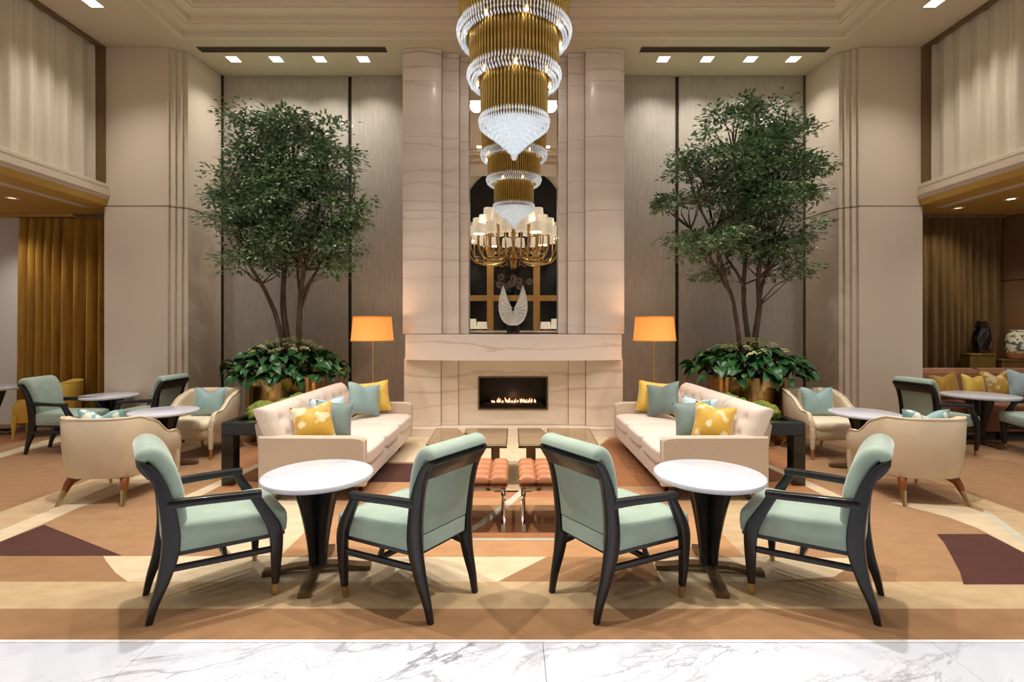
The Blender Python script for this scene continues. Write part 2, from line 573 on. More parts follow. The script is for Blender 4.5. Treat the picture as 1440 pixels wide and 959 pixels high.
# carpet with its tufted pattern pieces
carpet = thing('carpet', 'wall-to-wall tan carpet with overlapping cream, caramel and chocolate shapes', 'carpet', (0, 5, 0))
def carpet_piece(px, m, lift, name='carpet_inlay'):
    bm = NB()
    poly = [ground(*p) if p[1] > 470 else p for p in px]
    poly = [(x, y - 5) for x, y in poly]
    vs_ = [bm.verts.new((x, y, lift)) for x, y in poly]
    f = bm.faces.new(vs_)
    bmesh.ops.triangulate(bm, faces=[f])
    for f in bm.faces:
        if f.normal.z < 0: f.normal_flip()
    me = bpy.data.meshes.new(name)
    bm.to_mesh(me); bm.free()
    me.materials.append(M[m])
    o = bpy.data.objects.new(name, me); COL.objects.link(o); o.parent = carpet
    return o
bm = NB(); box(bm, -4.5, 4.5, -2.615, 2.70, -0.019, 0.0); box(bm, -9.38, -4.5, -2.615, 1.89, -0.019, 0.0); box(bm, 4.5, 9.38, -2.615, 1.89, -0.019, 0.0)
box(bm, -9.38, -5.69, 1.89, 2.68, -0.019, 0.0); box(bm, 5.69, 7.40, 1.89, 2.68, -0.019, 0.0)
obj('carpet_field', bm, 'carpet', carpet, False)
E = 0.0006
P = carpet_piece
P([(-400, 902), (-400, 856), (1840, 856), (1840, 902)], 'carpet_deep', E)
P([(-400, 856), (-400, 818), (1840, 818), (1840, 856)], 'carpet_sand', E)
P([(-400, 818), (-400, 782), (145, 782), (150, 790), (163, 806), (180, 818)], 'carpet_deep', E)
P([(145, 782), (769, 783), (700, 818), (180, 818), (163, 806), (150, 790)], 'carpet_cream', E)
P([(769, 783), (915, 783), (930, 818), (700, 818)], 'carpet_deep', E)
P([(915, 783), (1212, 785), (1173, 811), (1080, 818), (930, 818)], 'carpet_cream', E)
P([(1212, 785), (1262, 800), (1260, 818), (1080, 818), (1173, 811)], 'carpet_deep', E)
P([(-70, 775), (0, 746), (90, 709), (150, 689), (215, 660), (236, 668), (150, 700), (108, 715), (60, 737), (0, 762), (-70, 790)], 'carpet_cream', E)
P([(-70, 745), (0, 720), (90, 688), (200, 648), (215, 660), (150, 689), (90, 709), (0, 746), (-70, 775)], 'carpet_sand', E)
P([(-70, 662), (0, 643), (83, 622), (180, 603), (250, 625), (200, 648), (90, 688), (0, 720), (-70, 745)], 'carpet_deep', E)
P([(-70, 656), (0, 637), (83, 614), (180, 596), (180, 603), (83, 622), (0, 644), (-70, 664)], 'carpet_cream', 2 * E)
P([(-90, 630), (0, 626), (40, 620), (60, 606), (-90, 606)], 'carpet_rust', E)
P([(-52, 782), (0, 762), (62, 738), (172, 781.5)], 'carpet_choc', 2 * E)
P([(1317, 751), (1388, 751), (1440, 777), (1520, 817), (1520, 822), (1355, 822), (1350, 805), (1338, 782), (1328, 764)], 'carpet_choc', 2 * E)
P([(1250, 706), (1360, 713), (1385, 721), (1410, 739), (1440, 762), (1520, 822), (1460, 788), (1408, 760), (1375, 743), (1333, 727)], 'carpet_cream', E)
P([(1340, 686), (1440, 722), (1520, 750), (1520, 812), (1440, 757), (1410, 734), (1385, 717), (1350, 700)], 'carpet_sand', E)
P([(1381, 718), (1388, 718), (1413, 735), (1443, 757), (1525, 815), (1518, 821), (1437, 763), (1408, 741)], 'carpet_line', 2 * E)
P([(1360, 640), (1440, 652), (1560, 690), (1560, 750), (1440, 722), (1340, 686), (1300, 665)], 'carpet_deep', E)
P([(393, 783), (432, 745), (475, 725), (560, 700), (880, 700), (968, 725), (1010, 745), (1047, 783)], 'carpet_orange', E)
P([(600, 690), (840, 690), (905, 757), (540, 757)], 'carpet_rust', 2 * E)
P([(590, 700), (850, 700), (872, 728), (570, 728)], 'carpet_orange', 3 * E)
P([(540, 757), (905, 757), (908, 760), (537, 760)], 'carpet_line', 3 * E)
P([(634, 751), (662, 742), (690, 722), (716, 702), (733, 688), (741, 688), (726, 704), (698, 726), (668, 746), (640, 756)], 'carpet_line', 4 * E)
P([(575, 606), (868, 606), (836, 632), (800, 690), (640, 690), (610, 650), (540, 650)], 'carpet_cream', E)
P([(700, 655), (745, 655), (748, 692), (695, 692)], 'carpet_sand', 2 * E)
P([(526, 652), (615, 652), (598, 678), (500, 678)], 'carpet_choc', 2 * E)
P([(836, 632), (868, 612), (945, 684), (858, 684)], 'carpet_brown', 2 * E)
P([(500, 678), (598, 678), (590, 700), (470, 700)], 'carpet_orange', E)
P([(290, 690), (322, 648), (372, 618), (372, 690)], 'carpet_rust', E)
P([(1152, 690), (1122, 648), (1070, 618), (1070, 690)], 'carpet_rust', E)
P([(255, 700), (345, 659), (372, 648), (372, 653), (345, 665), (270, 704)], 'carpet_cream', 2 * E)
P([(1188, 700), (1097, 659), (1070, 648), (1070, 653), (1097, 665), (1172, 704)], 'carpet_cream', 2 * E)
P([(240, 705), (372, 690), (430, 700), (432, 745), (393, 783), (330, 783), (290, 740)], 'carpet_cream', E)
P([(1202, 705), (1070, 690), (1012, 700), (1010, 745), (1047, 783), (1110, 783), (1150, 745)], 'carpet_sand', E)

# ------------------------------------------------------------------ back wall with fabric panels
bm = NB(); box(bm, -9.4, 9.4, BACK + .02, BACK + .2, 0, 6.2)
wall_back = struct('wall_back', bm, 'gap')
for s in (-1, 1):
    for x0, x1 in ((1.45, 2.505), (2.56, 4.485)):
        a, b = sorted((s * x0, s * x1))
        bm = NB(); box(bm, a, b, BACK - .02, BACK + .02, 0.10, CEIL - .003, 0.004, 1)
        struct('wall_panel', bm, 'panel', wall_back)
    a, b = sorted((s * 1.4, s * 4.52))
    bm = NB(); box(bm, a, b, BACK - .035, BACK + .02, 0, 0.10, 0.004, 1)
    struct('baseboard_left' if s < 0 else 'baseboard_right', bm, 'bronze_wood')
    bm = NB(); box(bm, min(s * 4.487, s * 4.52), max(s * 4.487, s * 4.52), BACK - .03, BACK + .02, .1, CEIL)
    struct('edge_strip', bm, 'gap' if s < 0 else 'steel_gap', wall_back)

# ------------------------------------------------------------------ piers with stepped corner and shadow joint
def pier(s):
    side = 'left' if s < 0 else 'right'
    w = 'wall_pier_' + side
    def plan(g):          # g: set-back of the faces (for the recessed joint)
        q = [(5.68, 8.0), (5.68, PIER_Y + g), (4.80 + g, PIER_Y + g), (4.80 + g, 6.955 + g), (4.735 + g, 6.955 + g),
             (4.735 + g, 6.995 + g), (4.665 + g, 6.995 + g), (4.665 + g, 7.035 + g), (4.60 + g, 7.035 + g), (4.515 + g, BACK - .02), (4.515 + g, 8.0)]
        return [(s * x, y) for x, y in q]
    bm = NB(); prism(bm, plan(0.022), 0.0, CEIL)
    root = struct(w, bm, 'plaster')
    for z0, z1, g in ((0.13, LEDGE - .012, 0.0), (LEDGE + .012, CEIL - .006, 0.0)):
        bm = NB(); prism(bm, plan(g), z0, z1)
        struct('plaster_panel', bm, 'plaster', root)
    bm = NB(); prism(bm, plan(-0.012), 0, 0.13)
    struct('plinth', bm, 'plaster', root)
    bm = NB(); prism(bm, plan(-0.012), LEDGE + .13, LEDGE + .142)
    # upper face bead is very slight
    bm.free()
pier(-1); pier(1)

# ------------------------------------------------------------------ side walls: moulded beam, recessed drape above, open alcove below
Y0 = 1.9
for s in (-1, 1):
    side = 'left' if s < 0 else 'right'
    # backing of the upper wall
    bm = NB(); box(bm, min(s * 5.95, s * 6.05), max(s * 5.95, s * 6.05), Y0, 7.0, LEDGE, 6.2)
    root = struct('wall_' + side, bm, 'plaster')
    prof = [(5.93, 3.20), (5.665, 3.20), (5.665, 3.235), (5.645, 3.245), (5.645, 3.27), (5.625, 3.285), (5.625, 3.31), (5.60, 3.325), (5.60, 3.405),
            (5.625, 3.415), (5.625, 3.43), (5.615, 3.435), (5.615, 3.475), (5.65, 3.49), (5.93, 3.49)]
    bm = NB(); prism_y(bm, [(s * x, z) for x, z in prof], Y0, PIER_Y)
    struct('moulded_beam', bm, 'plaster', root)
    # bronze frame of the recess
    bm = NB()
    box(bm, min(s * 5.655, s * 5.9), max(s * 5.655, s * 5.9), PIER_Y - .075, PIER_Y - .002, 3.49, CEIL - .002)
    struct('recess_frame', bm, 'bronze_wood', root)
    bm = NB()
    box(bm, min(s * 5.66, s * 5.70), max(s * 5.66, s * 5.70), Y0, PIER_Y - .075, CEIL - .05, CEIL - .002)
    struct('recess_head', bm, 'bronze_wood', root)
    # pleated sheer drape
    bm = NB()
    n = 420
    rows = []
    for k in range(n + 1):
        y = Y0 + .02 + (PIER_Y - .1 - Y0) * k / n
        ph = y * 2 * PI / 0.235
        w = 0.030 * math.sin(ph) + 0.012 * math.sin(2 * ph + .6) + .008 * math.sin(.37 * ph)
        rows.append((y, w))
    loftR = []
    for z, q in ((3.492, 1.1), (4.4, 1.0), (5.2, 0.85), (5.37, 0.6)):
        loftR.append([(s * (5.75 - w * q), y, z) for y, w in rows] + [(s * (5.79 - w * q), y, z) for y, w in reversed(rows)])
    loft(bm, loftR)
    o = obj('sheer_drape', bm, 'drape', None, True, 80)
    tag(o, ('left' if s < 0 else 'right') + '-hand pleated ivory sheer drape filling the recess above the ' + ('gold curtain' if s < 0 else 'brown curtain') + ' alcove', 'drape')

    # alcove
    bm = NB(); box(bm, min(s * 5.64, s * 9.4), max(s * 5.64, s * 9.4), Y0, BACK + .02, 3.19, 3.28)
    struct('ceiling_alcove_' + side, bm, 'alcove_gold')
    if s < 0:
        bm = NB(); box(bm, -9.4, -5.6, BACK - .03, BACK + .02, 0, 3.19)
        struct('wall_alcove_left', bm, 'alcove_white')
        bm = NB(); box(bm, -9.4, -6.55, BACK - .32, BACK - .24, 3.15, 3.19, .004, 1)
        struct('trim_2', bm, 'alcove_gold')
        bm = NB(); box(bm, -9.5, -9.4, Y0, BACK, 0, 3.28)
        struct('wall_alcove_end', bm, 'alcove_white')
    else:
        bm = NB(); box(bm, 5.6, 7.47, BACK - .03, BACK + .02, 0, 3.19)
        struct('wall_alcove_right', bm, 'alcove_brown')
        # panelled wall turning towards the room
        ang = math.atan2(1.0, 0.20)
        p0 = Vector((7.42, BACK - .02, 0)); dr = Vector((0.42, -1.0, 0)).normalized()
        def quad(a, b, t0, t1, z0, z1):
            nn = Vector((dr.y, -dr.x, 0))
            bm = NB()
            A = p0 + dr * a; B = p0 + dr * b
            loft(bm, [[(A + nn * t0 + Vector((0, 0, z))), (B + nn * t0 + Vector((0, 0, z))), (B + nn * t1 + Vector((0, 0, z))), (A + nn * t1 + Vector((0, 0, z)))] for z in (z0, z1)])
            return bm
        root2 = struct('wall_alcove_panelled', quad(0, 4.2, -0.2, -0.03, 0, 3.19), 'gap')
        for k in range(4):
            for z0, z1 in ((0.05, 2.20), (2.215, 3.185)):
                struct('timber_panel', quad(.01 + k * 1.05, 1.05 + k * 1.05, -0.03, 0.0, z0, z1), 'alcove_brown', root2)

# curtains in the alcoves
def curtain(x0, x1, y, z0, z1, m, label, pitch, amp, seed):
    random.seed(seed)
    bm = NB()
    n = int((x1 - x0) / 0.012)
    xs, ws = [], []
    ph = 0
    for k in range(n + 1):
        t = k / n
        ph += 2 * PI * 0.012 / (pitch * (1 + .25 * math.sin(9 * t + seed)))
        xs.append(x0 + (x1 - x0) * t)
        ws.append(amp * (math.sin(ph) + .25 * math.sin(2 * ph + 1)))
    R = []
    for z, q, dx in ((z0, 1.25, 1), (z0 + .5, 1.15, 1), ((z0 + z1) / 2, 1.0, 0), (z1 - .55, .85, 0), (z1 - .22, .6, 0), (z1 - .1, .42, 0), (z1, .42, 0)):
        R.append([(x + dx * .006 * math.sin(i * .21), y - w * q, z) for i, (x, w) in enumerate(zip(xs, ws))] +
                 [(x, y - w * q + .014, z) for x, w in reversed(list(zip(xs, ws)))])
    loft(bm, R)
    o = thing('curtain', label, 'curtain', ((x0 + x1) / 2, y, 0))
    c = obj('curtain_cloth', bm, m, o, True, 80, (-(x0 + x1) / 2, -y, 0))
    bm = NB(); box(bm, x0 - .01, x1 + .01, y - .05, y + .06, z1 - .01, z1 + .03)
    obj('curtain_track', bm, 'bronze_wood', o, False, loc=(-(x0 + x1) / 2, -y, 0))
    return o
curtain(-7.42, -5.66, 7.50, 0.03, 3.15, 'gold_velvet', 'floor-length gold velvet curtain in the left alcove beside the white pier', .155, .078, 3)
curtain(5.67, 7.36, 7.50, 0.03, 3.15, 'brown_velvet', 'floor-length dark brown-gold curtain in the right alcove behind the rust banquette', .125, .035, 5)

# ------------------------------------------------------------------ ceiling with stepped coffer
CX, CY0, CY1 = 4.45, 2.7, 6.68
bm = NB()
box(bm, -6.0, 6.0, CY1, BACK + .1, CEIL, CEIL + .25)
box(bm, -6.0, 6.0, Y0, CY0, CEIL, CEIL + .25)
box(bm, -6.0, -CX, CY0, CY1, CEIL, CEIL + .25)
box(bm, CX, 6.0, CY0, CY1, CEIL, CEIL + .25)
ceiling = struct('ceiling', bm, 'ceiling')
def frame(x, y0, y1, w, z0, z1, m, name):
    bm = NB()
    box(bm, -x, x, y1 - w, y1, z0, z1)
    box(bm, -x, x, y0, y0 + w, z0, z1)
    box(bm, -x, -x + w, y0 + w, y1 - w, z0, z1)
    box(bm, x - w, x, y0 + w, y1 - w, z0, z1)
    return struct(name, bm, m, ceiling)
frame(CX + .02, CY0 - .02, CY1 + .02, .05, CEIL - .018, CEIL + .2, 'coffer', 'coffer_moulding')
frame(CX - .03, CY0 + .03, CY1 - .03, .16, CEIL + .055, CEIL + .25, 'coffer', 'coffer_moulding')
frame(CX - .19, CY0 + .19, CY1 - .19, .05, CEIL + .075, CEIL + .25, 'coffer', 'coffer_moulding')
frame(CX - .24, CY0 + .24, CY1 - .24, .17, CEIL + .13, CEIL + .25, 'coffer', 'coffer_moulding')
frame(CX - .41, CY0 + .41, CY1 - .41, .05, CEIL + .15, CEIL + .25, 'coffer', 'coffer_moulding')
bm = NB(); box(bm, -CX, CX, CY0, CY1, CEIL + .20, CEIL + .30)
struct('coffer_panel', bm, 'coffer', ceiling)
# slot diffusers
for s in (-1, 1):
    a, b = sorted((s * 1.78, s * 4.40))
    d = thing('slot_diffuser', 'long dark slot air diffuser in the ceiling above the ' + ('left' if s < 0 else 'right') + ' tree', 'vent', ((a + b) / 2, 6.97, CEIL - .004))
    bm = NB(); box(bm, a, b, 6.915, 7.02, CEIL - .006, CEIL + .004)
    obj('slot_blade', bm, 'gap', d, False, loc=(-(a + b) / 2, -6.97, -CEIL + .004))
    bm = NB()
    for q0, q1 in ((6.905, 6.915), (6.963, 6.971), (7.02, 7.03)):
        box(bm, a, b, q0, q1, CEIL - .012, CEIL)
    obj('slot_frame', bm, 'bronze_wood', d, False, loc=(-(a + b) / 2, -6.97, -CEIL + .004))

# ------------------------------------------------------------------ recessed downlights
def downlight_proto():
    d = thing('recessed_downlight', 'x', 'ceiling light')
    bm = NB()
    for a, b, c, e in ((-.095, .095, -.095, -.075), (-.095, .095, .075, .095), (-.095, -.075, -.075, .075), (.075, .095, -.075, .075)):
        box(bm, a, b, c, e, -.006, .0)
    obj('light_trim', bm, 'white_trim', d, False)
    bm = NB(); box(bm, -.075, .075, -.075, .075, -.003, .0)
    obj('light_lens', bm, 'lens', d, False)
    return d
DL = downlight_proto()
first = [True]
def downlight(x, y, z, label, power, tilt=(0, 0), spot=1.5, blend=.6, group=None, color=SOFT, size=.06):
    if first[0]:
        o = DL; first[0] = False
        o.location = (x, y, z); o['label'] = label
        if group: o['group'] = group
        kids_of(o)
    else:
        o = dup(DL, (x, y, z), 0, label, group)
        if group is None and 'group' in o: del o['group']
    lamp('spot', 'SPOT', (0, 0, -.02), power, color, size, (tilt[0], tilt[1], 0), o, spot, blend)
    return o
ORD = ('outermost', 'second from the pier', 'second from the fireplace', 'nearest the fireplace')
for s in (-1, 1):
    for k, x in enumerate((4.06, 3.44, 2.81, 2.175)):
        downlight(s * x, 7.22, CEIL, 'small square downlight, %s in the row of four over the %s tree' % (ORD[k], 'left' if s < 0 else 'right'),
                  POWER_WALL, (0.06, 0), 2.0, 1.0, 'square downlights along the back wall')
    for y in (5.97, 4.3, 2.6):
        lab = 'larger square downlight in the side soffit above the %s drape' % ('left' if s < 0 else 'right')
        if y < 5.9: lab = 'added %s square fill light in the soffit above the %s drape' % ('middle' if y > 4 else 'lobby-side', 'left' if s < 0 else 'right')  # out-of-view side lights added for general brightness
        downlight(s * 5.05, y, CEIL, lab, POWER_SIDE * (1.0 if y > 3 else .45), (0, s * .04), 1.9, 1.0, 'downlights in the side soffits')
for x, y, f, lab in ((-3.1, 5.1, .7, 'left sofa'), (3.1, 5.1, .7, 'right sofa'), (-1.3, 5.0, .5, 'left end of the stools'), (1.3, 5.0, .5, 'right end of the stools'),
                     (-2.1, 3.3, 1.75, 'outer left chair'), (2.1, 3.3, 1.75, 'outer right chair'), (-.75, 3.3, .75, 'inner left chair'), (.75, 3.3, .75, 'inner right chair')):
    downlight(x, y, CEIL + .2, 'added fill light in the coffered ceiling over the ' + lab, POWER_COFFER * f, (0, 0), 1.55, .6, 'added fill lights in the coffered ceiling', color=WARM, size=.05)  # unseen spots added to light the seats and cast chair shadows
for s in (-1, 1):
    o = downlight(s * .68, 5.45, CEIL + .2, 'wide bright ceiling panel light %s of the tiered chandelier, seen in the mirror' % ('left' if s < 0 else 'right'), 30.0, spot=2.4, blend=.9, group='panel lights beside the chandelier', color=WARM, size=.12)
    o.scale = (1.5, 2.2, 1.0)

def round_light(x, y, z, label, lit):
    d = thing('alcove_downlight', label, 'ceiling light', (x, y, z))
    bm = NB(); lathe(bm, [(.045, 0), (.075, 0), (.078, -.008), (.045, -.008)], 24, cap0=False, cap1=False)
    obj('light_trim', bm, 'white_trim', d)
    bm = NB(); lathe(bm, [(.0, -.002), (.05, -.002), (.05, 0)], 24)
    obj('light_lens', bm, 'lens' if lit else 'lens_dim', d)
    lamp('spot', 'SPOT', (0, 0, -.03), POWER_ALCOVE * (2 if lit else 1), WARM, .05, None, d, 2.2, .8)
round_light(6.55, 6.55, 3.19, 'bright round downlight in the right alcove ceiling', True)
round_light(6.30, 7.05, 3.19, 'dim round downlight in the right alcove ceiling, near the brown curtain', False)
round_light(7.7, 6.1, 3.19, 'round downlight in the right alcove ceiling over the banquette', True)
round_light(-7.3, 6.9, 3.19, 'bright round downlight at the left edge of the gold alcove ceiling', True)
round_light(-6.55, 6.5, 3.19, 'small dim downlight in the gold alcove ceiling before the curtain', False)
round_light(-7.6, 5.0, 3.19, 'round downlight in the gold alcove ceiling, nearer the lobby', True)
# ------------------------------------------------------------------ fireplace
fp = thing('fireplace', 'tall pink onyx chimney breast with bowed mantel and a wide gas fire', 'fireplace', (0, 7.0, 0))
def fobj(name, bm, m, parent=fp, smooth=False, ang=40):
    o = obj(name, bm, m, parent, smooth, ang)
    if parent is fp: o.location = (0, -7.0, 0)
    return o
bm = NB()
for a, b in ((-1.5, -.70), (.70, 1.5)):
    box(bm, a, b, 7.30, BACK - .02, 0, CEIL)
box(bm, -.71, .71, 7.42, BACK - .02, 0, CEIL)
fobj('chimney_core', bm, 'onyx')
def arc_plan(x0, x1, yf, bow, yb, n=10):
    pts = [(x0 + (x1 - x0) * i / n, yf - bow * (1 - (2 * i / n - 1) ** 2)) for i in range(n + 1)]
    return pts + [(x1, yb), (x0, yb)]
JO = [1.405, 2.44, 3.13, 4.16, 4.93, CEIL - .004]
for s in (-1, 1):
    for x0, x1, yf, bow in ((1.01, 1.55, 6.97, .045), (.775, 1.005, 7.06, 0), (.645, .77, 7.16, 0)):
        a, b = sorted((s * x0, s * x1))
        for z0, z1 in zip(JO[:-1], JO[1:]):
            bm = NB(); prism(bm, arc_plan(a, b, yf, bow, 7.32) if bow else [(a, yf), (b, yf), (b, 7.32), (a, 7.32)], z0 + .002, z1 - .002)
            fobj('stone_slab', bm, 'onyx', smooth=True, ang=25)
    # lower zone
    for x0, x1, yf, bow in ((1.02, 1.53, 6.97, .02), (.78, 1.015, 7.02, 0)):
        a, b = sorted((s * x0, s * x1))
        bm = NB(); prism(bm, arc_plan(a, b, yf, bow, 7.32) if bow else [(a, yf), (b, yf), (b, 7.32), (a, 7.32)], .12, 1.06)
        fobj('stone_slab', bm, 'onyx_low', smooth=True, ang=25)
# bowed mantel
bm = NB(); prism(bm, arc_plan(-1.5, 1.5, 6.90, .17, 7.32, 24), 1.045, 1.40)
fobj('mantel', bm, 'onyx', smooth=True, ang=25)
# breast around the fire opening  (x -.485..+.47, z .34..78)
FX0, FX1, FZ0, FZ1 = -.485, .475, .345, .785
for x0, x1, z0, z1 in ((-.776, FX0, .12, 1.05), (FX1, .776, .12, 1.05), (FX0, FX1, FZ1, 1.05), (FX0, FX1, .12, FZ0)):
    bm = NB(); box(bm, x0, x1, 7.06, 7.36, z0, z1)
    fobj('stone_slab', bm, 'onyx_low')
bm = NB(); prism(bm, arc_plan(-1.52, 1.52, 6.79, .03, 7.06, 12), 0, .115)
fobj('plinth_step', bm, 'onyx_low', smooth=True, ang=25)
fb = NB()
box(fb, FX0, FX1, 7.37, 7.39, FZ0, FZ1)
box(fb, FX0 - .0, FX0 + .012, 7.10, 7.39, FZ0, FZ1)
box(fb, FX1 - .012, FX1, 7.10, 7.39, FZ0, FZ1)
box(fb, FX0, FX1, 7.10, 7.39, FZ1 - .012, FZ1)
box(fb, FX0, FX1, 7.10, 7.39, FZ0, FZ0 + .03)
firebox = fobj('firebox', fb, 'firebox')
bm = NB()
t = .016
for a, b, c, d in ((FX0 - .012, FX1 + .012, FZ1 - .004, FZ1 + t), (FX0 - .012, FX1 + .012, FZ0 - t, FZ0 + .004), (FX0 - t, FX0 + .004, FZ0, FZ1), (FX1 - .004, FX1 + t, FZ0, FZ1)):
    box(bm, a, b, 7.045, 7.075, c, d)
fobj('fire_frame', bm, 'bronze')
bm = NB(); box(bm, FX0 + .05, FX1 - .05, 7.12, 7.30, FZ0 + .03, FZ0 + .065, .01, 1)
obj('ember_bed', bm, 'ember', firebox)
random.seed(4)
for k in range(18):
    x = -.30 + .60 * k / 17 + random.uniform(-.01, .01)
    h = random.uniform(.035, .085)
    bm = NB()
    y = 7.2 + random.uniform(-.03, .03)
    lathe(bm, [(.004, 0), (.016, h * .2), (.013, h * .5), (.006, h * .8), (.0005, h)], 8, (x, y), FZ0 + .062)
    for v in bm.verts:
        v.co.x += .012 * math.sin((v.co.z - FZ0) * 40 + k)
    obj('flame', bm, 'flame', firebox)
lamp('fire_glow', 'POINT', (0, .12, .44), 0.8, (1.0, .5, .2), .06, None, fp)

# mirror over the mantel
mr = thing('mirror', 'tall narrow wall mirror above the mantel between the onyx pilasters', 'mirror', (0, 7.30, 1.45))
bm = NB(); box(bm, -.655, .665, -.005, .01, .0, CEIL - 1.46)
obj('mirror_glass', bm, 'mirror', mr, False)
bm = NB()
box(bm, -.70, -.655, -.02, .02, 0, CEIL - 1.46); box(bm, .665, .70, -.02, .02, 0, CEIL - 1.46); box(bm, -.70, .70, -.025, .02, -.03, .0)
obj('mirror_edge', bm, 'plaster', mr, False)

# crystal wing sculpture
sc = thing('crystal_sculpture', 'frosted crystal sculpture of two upright wings on a black block, on the mantel', 'sculpture', (0.0, 7.02, 1.40))
bm = NB(); box(bm, -.095, .085, -.05, .05, 0.0, .125, .006, 2)
obj('block_base', bm, 'black_lacquer', sc)
outl = [(0, .118), (.04, .120), (.085, .137), (.128, .168), (.160, .21), (.186, .27), (.202, .34), (.205, .40), (.200, .46), (.190, .52), (.175, .58), (.158, .635), (.138, .685),
        (.122, .645), (.100, .58), (.075, .51), (.048, .44), (.026, .39), (.010, .372)]
poly = outl + [(-x, z) for x, z in reversed(outl) if x > 1e-6]
bm = NB()
n = len(poly)
cx, cz = 0.0, .33
rings = []
for y, f in ((-.012, .93), (-.034, .975), (-.028, 1.0), (.028, 1.0), (.034, .975), (.012, .93)):
    rings.append([(cx + (x - cx) * f, y, cz + (z - cz) * f) for x, z in poly])
loft(bm, rings, False, False)
for ring, rev in ((rings[0], False), (rings[-1], True)):
    pass
bm.verts.ensure_lookup_table()
for base in (0, (len(rings) - 1) * n):
    vsx = [bm.verts[base + i] for i in range(n)]
    f = bm.faces.new(vsx)
    bmesh.ops.triangulate(bm, faces=[f])
obj('wing_plate', bm, 'sculpture', sc, True, 30, (-.005, 0, .0))
for s in (-1, 1):
    for k, (x1, z1) in enumerate(((.05, .15), (.105, .185), (.148, .245), (.172, .32), (.180, .40), (.172, .48), (.152, .57), (.136, .64))):
        bm = NB()
        xm, zm = .03 + x1 * .5, .30 + (z1 - .30) * .55
        sweep(bm, [(s * .02, -.033, .33 + .012 * k - .05, .004, .006), (s * xm, -.036, zm, .010, .008), (s * x1, -.030, z1, .003, .004)], (0, 0, 1), 4)
        obj('feather_ridge', bm, 'sculpture', sc, loc=(-.005, 0, 0))
bm = NB(); lathe(bm, [(.0, -.045), (.017, -.045), (.017, .045), (0, .045)], 14)
bm.transform(Matrix.Translation((-.005, 0, .352)) @ Matrix.Rotation(PI / 2, 4, 'X'))
obj('center_stud', bm, 'black_lacquer', sc)

# ------------------------------------------------------------------ tiered chandelier
CHX, CHY = 0.008, 5.4
ch = thing('tiered_chandelier', 'huge tiered chandelier of amber glass rods with crystal fringes, hanging before the mirror', 'chandelier', (CHX, CHY, 3.3))
Z = lambda z: z - 3.3
rods = 0
def rod_mesh(length, name):
    bm = NB(); lathe(bm, [(.004, -.01), (.0125, 0), (.0125, length)], 6, cap1=False)
    me = bpy.data.meshes.new(name)
    bmesh.ops.recalc_face_normals(bm, faces=bm.faces)
    bm.to_mesh(me); bm.free()
    for p in me.polygons: p.use_smooth = True
    me.materials.append(M['gold_glass'])
    return me
def crystal_drop(bm, x, y, z, w, h, a):
    c, s_ = math.cos(a) * w, math.sin(a) * w
    top = bm.verts.new((x, y, z)); bot = bm.verts.new((x, y, z - h))
    ring = [bm.verts.new((x + c * u - s_ * v, y + s_ * u + c * v, z - h * .6)) for u, v in ((1, 0), (0, .6), (-1, 0), (0, -.6))]
    for i in range(4):
        bm.faces.new((top, ring[i], ring[(i + 1) % 4])); bm.faces.new((bot, ring[(i + 1) % 4], ring[i]))
tiers = [(.585, 4.665, 5.30, 92), (.475, 4.205, 4.68, 76), (.355, 3.715, 4.22, 58)]
random.seed(11)
for k, (r, z0, z1, n) in enumerate(tiers):
    me = rod_mesh(z1 - z0, 'glass_rod')
    for i in range(n):
        a = 2 * PI * i / n
        o = bpy.data.objects.new('glass_rod', me); COL.objects.link(o); o.parent = ch
        o.location = (r * math.cos(a), r * math.sin(a), Z(z0) + random.uniform(-.006, .006))
    bm = NB(); lathe(bm, [(r - .035, 0), (r + .025, 0), (r + .025, .02), (r - .035, .02)], 64, z0=Z(z1)); obj('tier_ring', bm, 'brass', ch)
    bm = NB(); lathe(bm, [(r - .03, -.03), (r - .012, -.03), (r - .012, .62), (r - .03, .62)], 64, z0=Z(z0)); 
    obj('inner_sleeve', bm, 'sleeve', ch)
    if k < 2:
        bm = NB()
        for row, (rr_, dz, h) in enumerate(((r + .028, .050, .075), (r + .012, .005, .075), (r - .02, -.03, .065), (r - .05, -.045, .05))):
            m_ = int(2 * PI * rr_ / .036)
            for i in range(m_):
                a = 2 * PI * (i + .5 * (row % 2)) / m_
                crystal_drop(bm, rr_ * math.cos(a), rr_ * math.sin(a), Z(z0) + dz + random.uniform(-.006, .006), .014, h, a)
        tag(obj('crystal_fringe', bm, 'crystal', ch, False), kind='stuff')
bm = NB()
prof = [(.375, .02), (.365, -.03), (.335, -.055), (.30, -.085), (.255, -.115), (.215, -.15), (.175, -.18), (.138, -.215), (.102, -.25), (.068, -.285), (.036, -.315)]
for row, (rr_, dz) in enumerate(prof):
    m_ = max(8, int(2 * PI * rr_ / .030))
    for i in range(m_):
        a = 2 * PI * (i + .5 * (row % 2)) / m_
        crystal_drop(bm, rr_ * math.cos(a), rr_ * math.sin(a), Z(3.715) + dz + .03, .017, .07, a)
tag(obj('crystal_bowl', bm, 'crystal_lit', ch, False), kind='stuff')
bm = NB(); lathe(bm, [(.335, .01), (.315, -.05), (.25, -.10), (.17, -.165), (.095, -.24), (.025, -.31), (.016, -.325)], 40, z0=Z(3.715) + .01)
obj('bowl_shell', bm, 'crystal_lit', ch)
bm = NB(); lathe(bm, [(.0, -.055), (.022, -.045), (.034, -.02), (.034, .005), (.022, .03), (0, .04)], 16, z0=Z(3.36)); obj('finial_ball', bm, 'crystal', ch)
bm = NB(); lathe(bm, [(.03, 0), (.03, .95), (.2, .95), (.62, 1.0), (.62, 1.03), (0, 1.03)], 40, z0=Z(4.55)); obj('ceiling_canopy', bm, 'brass', ch)
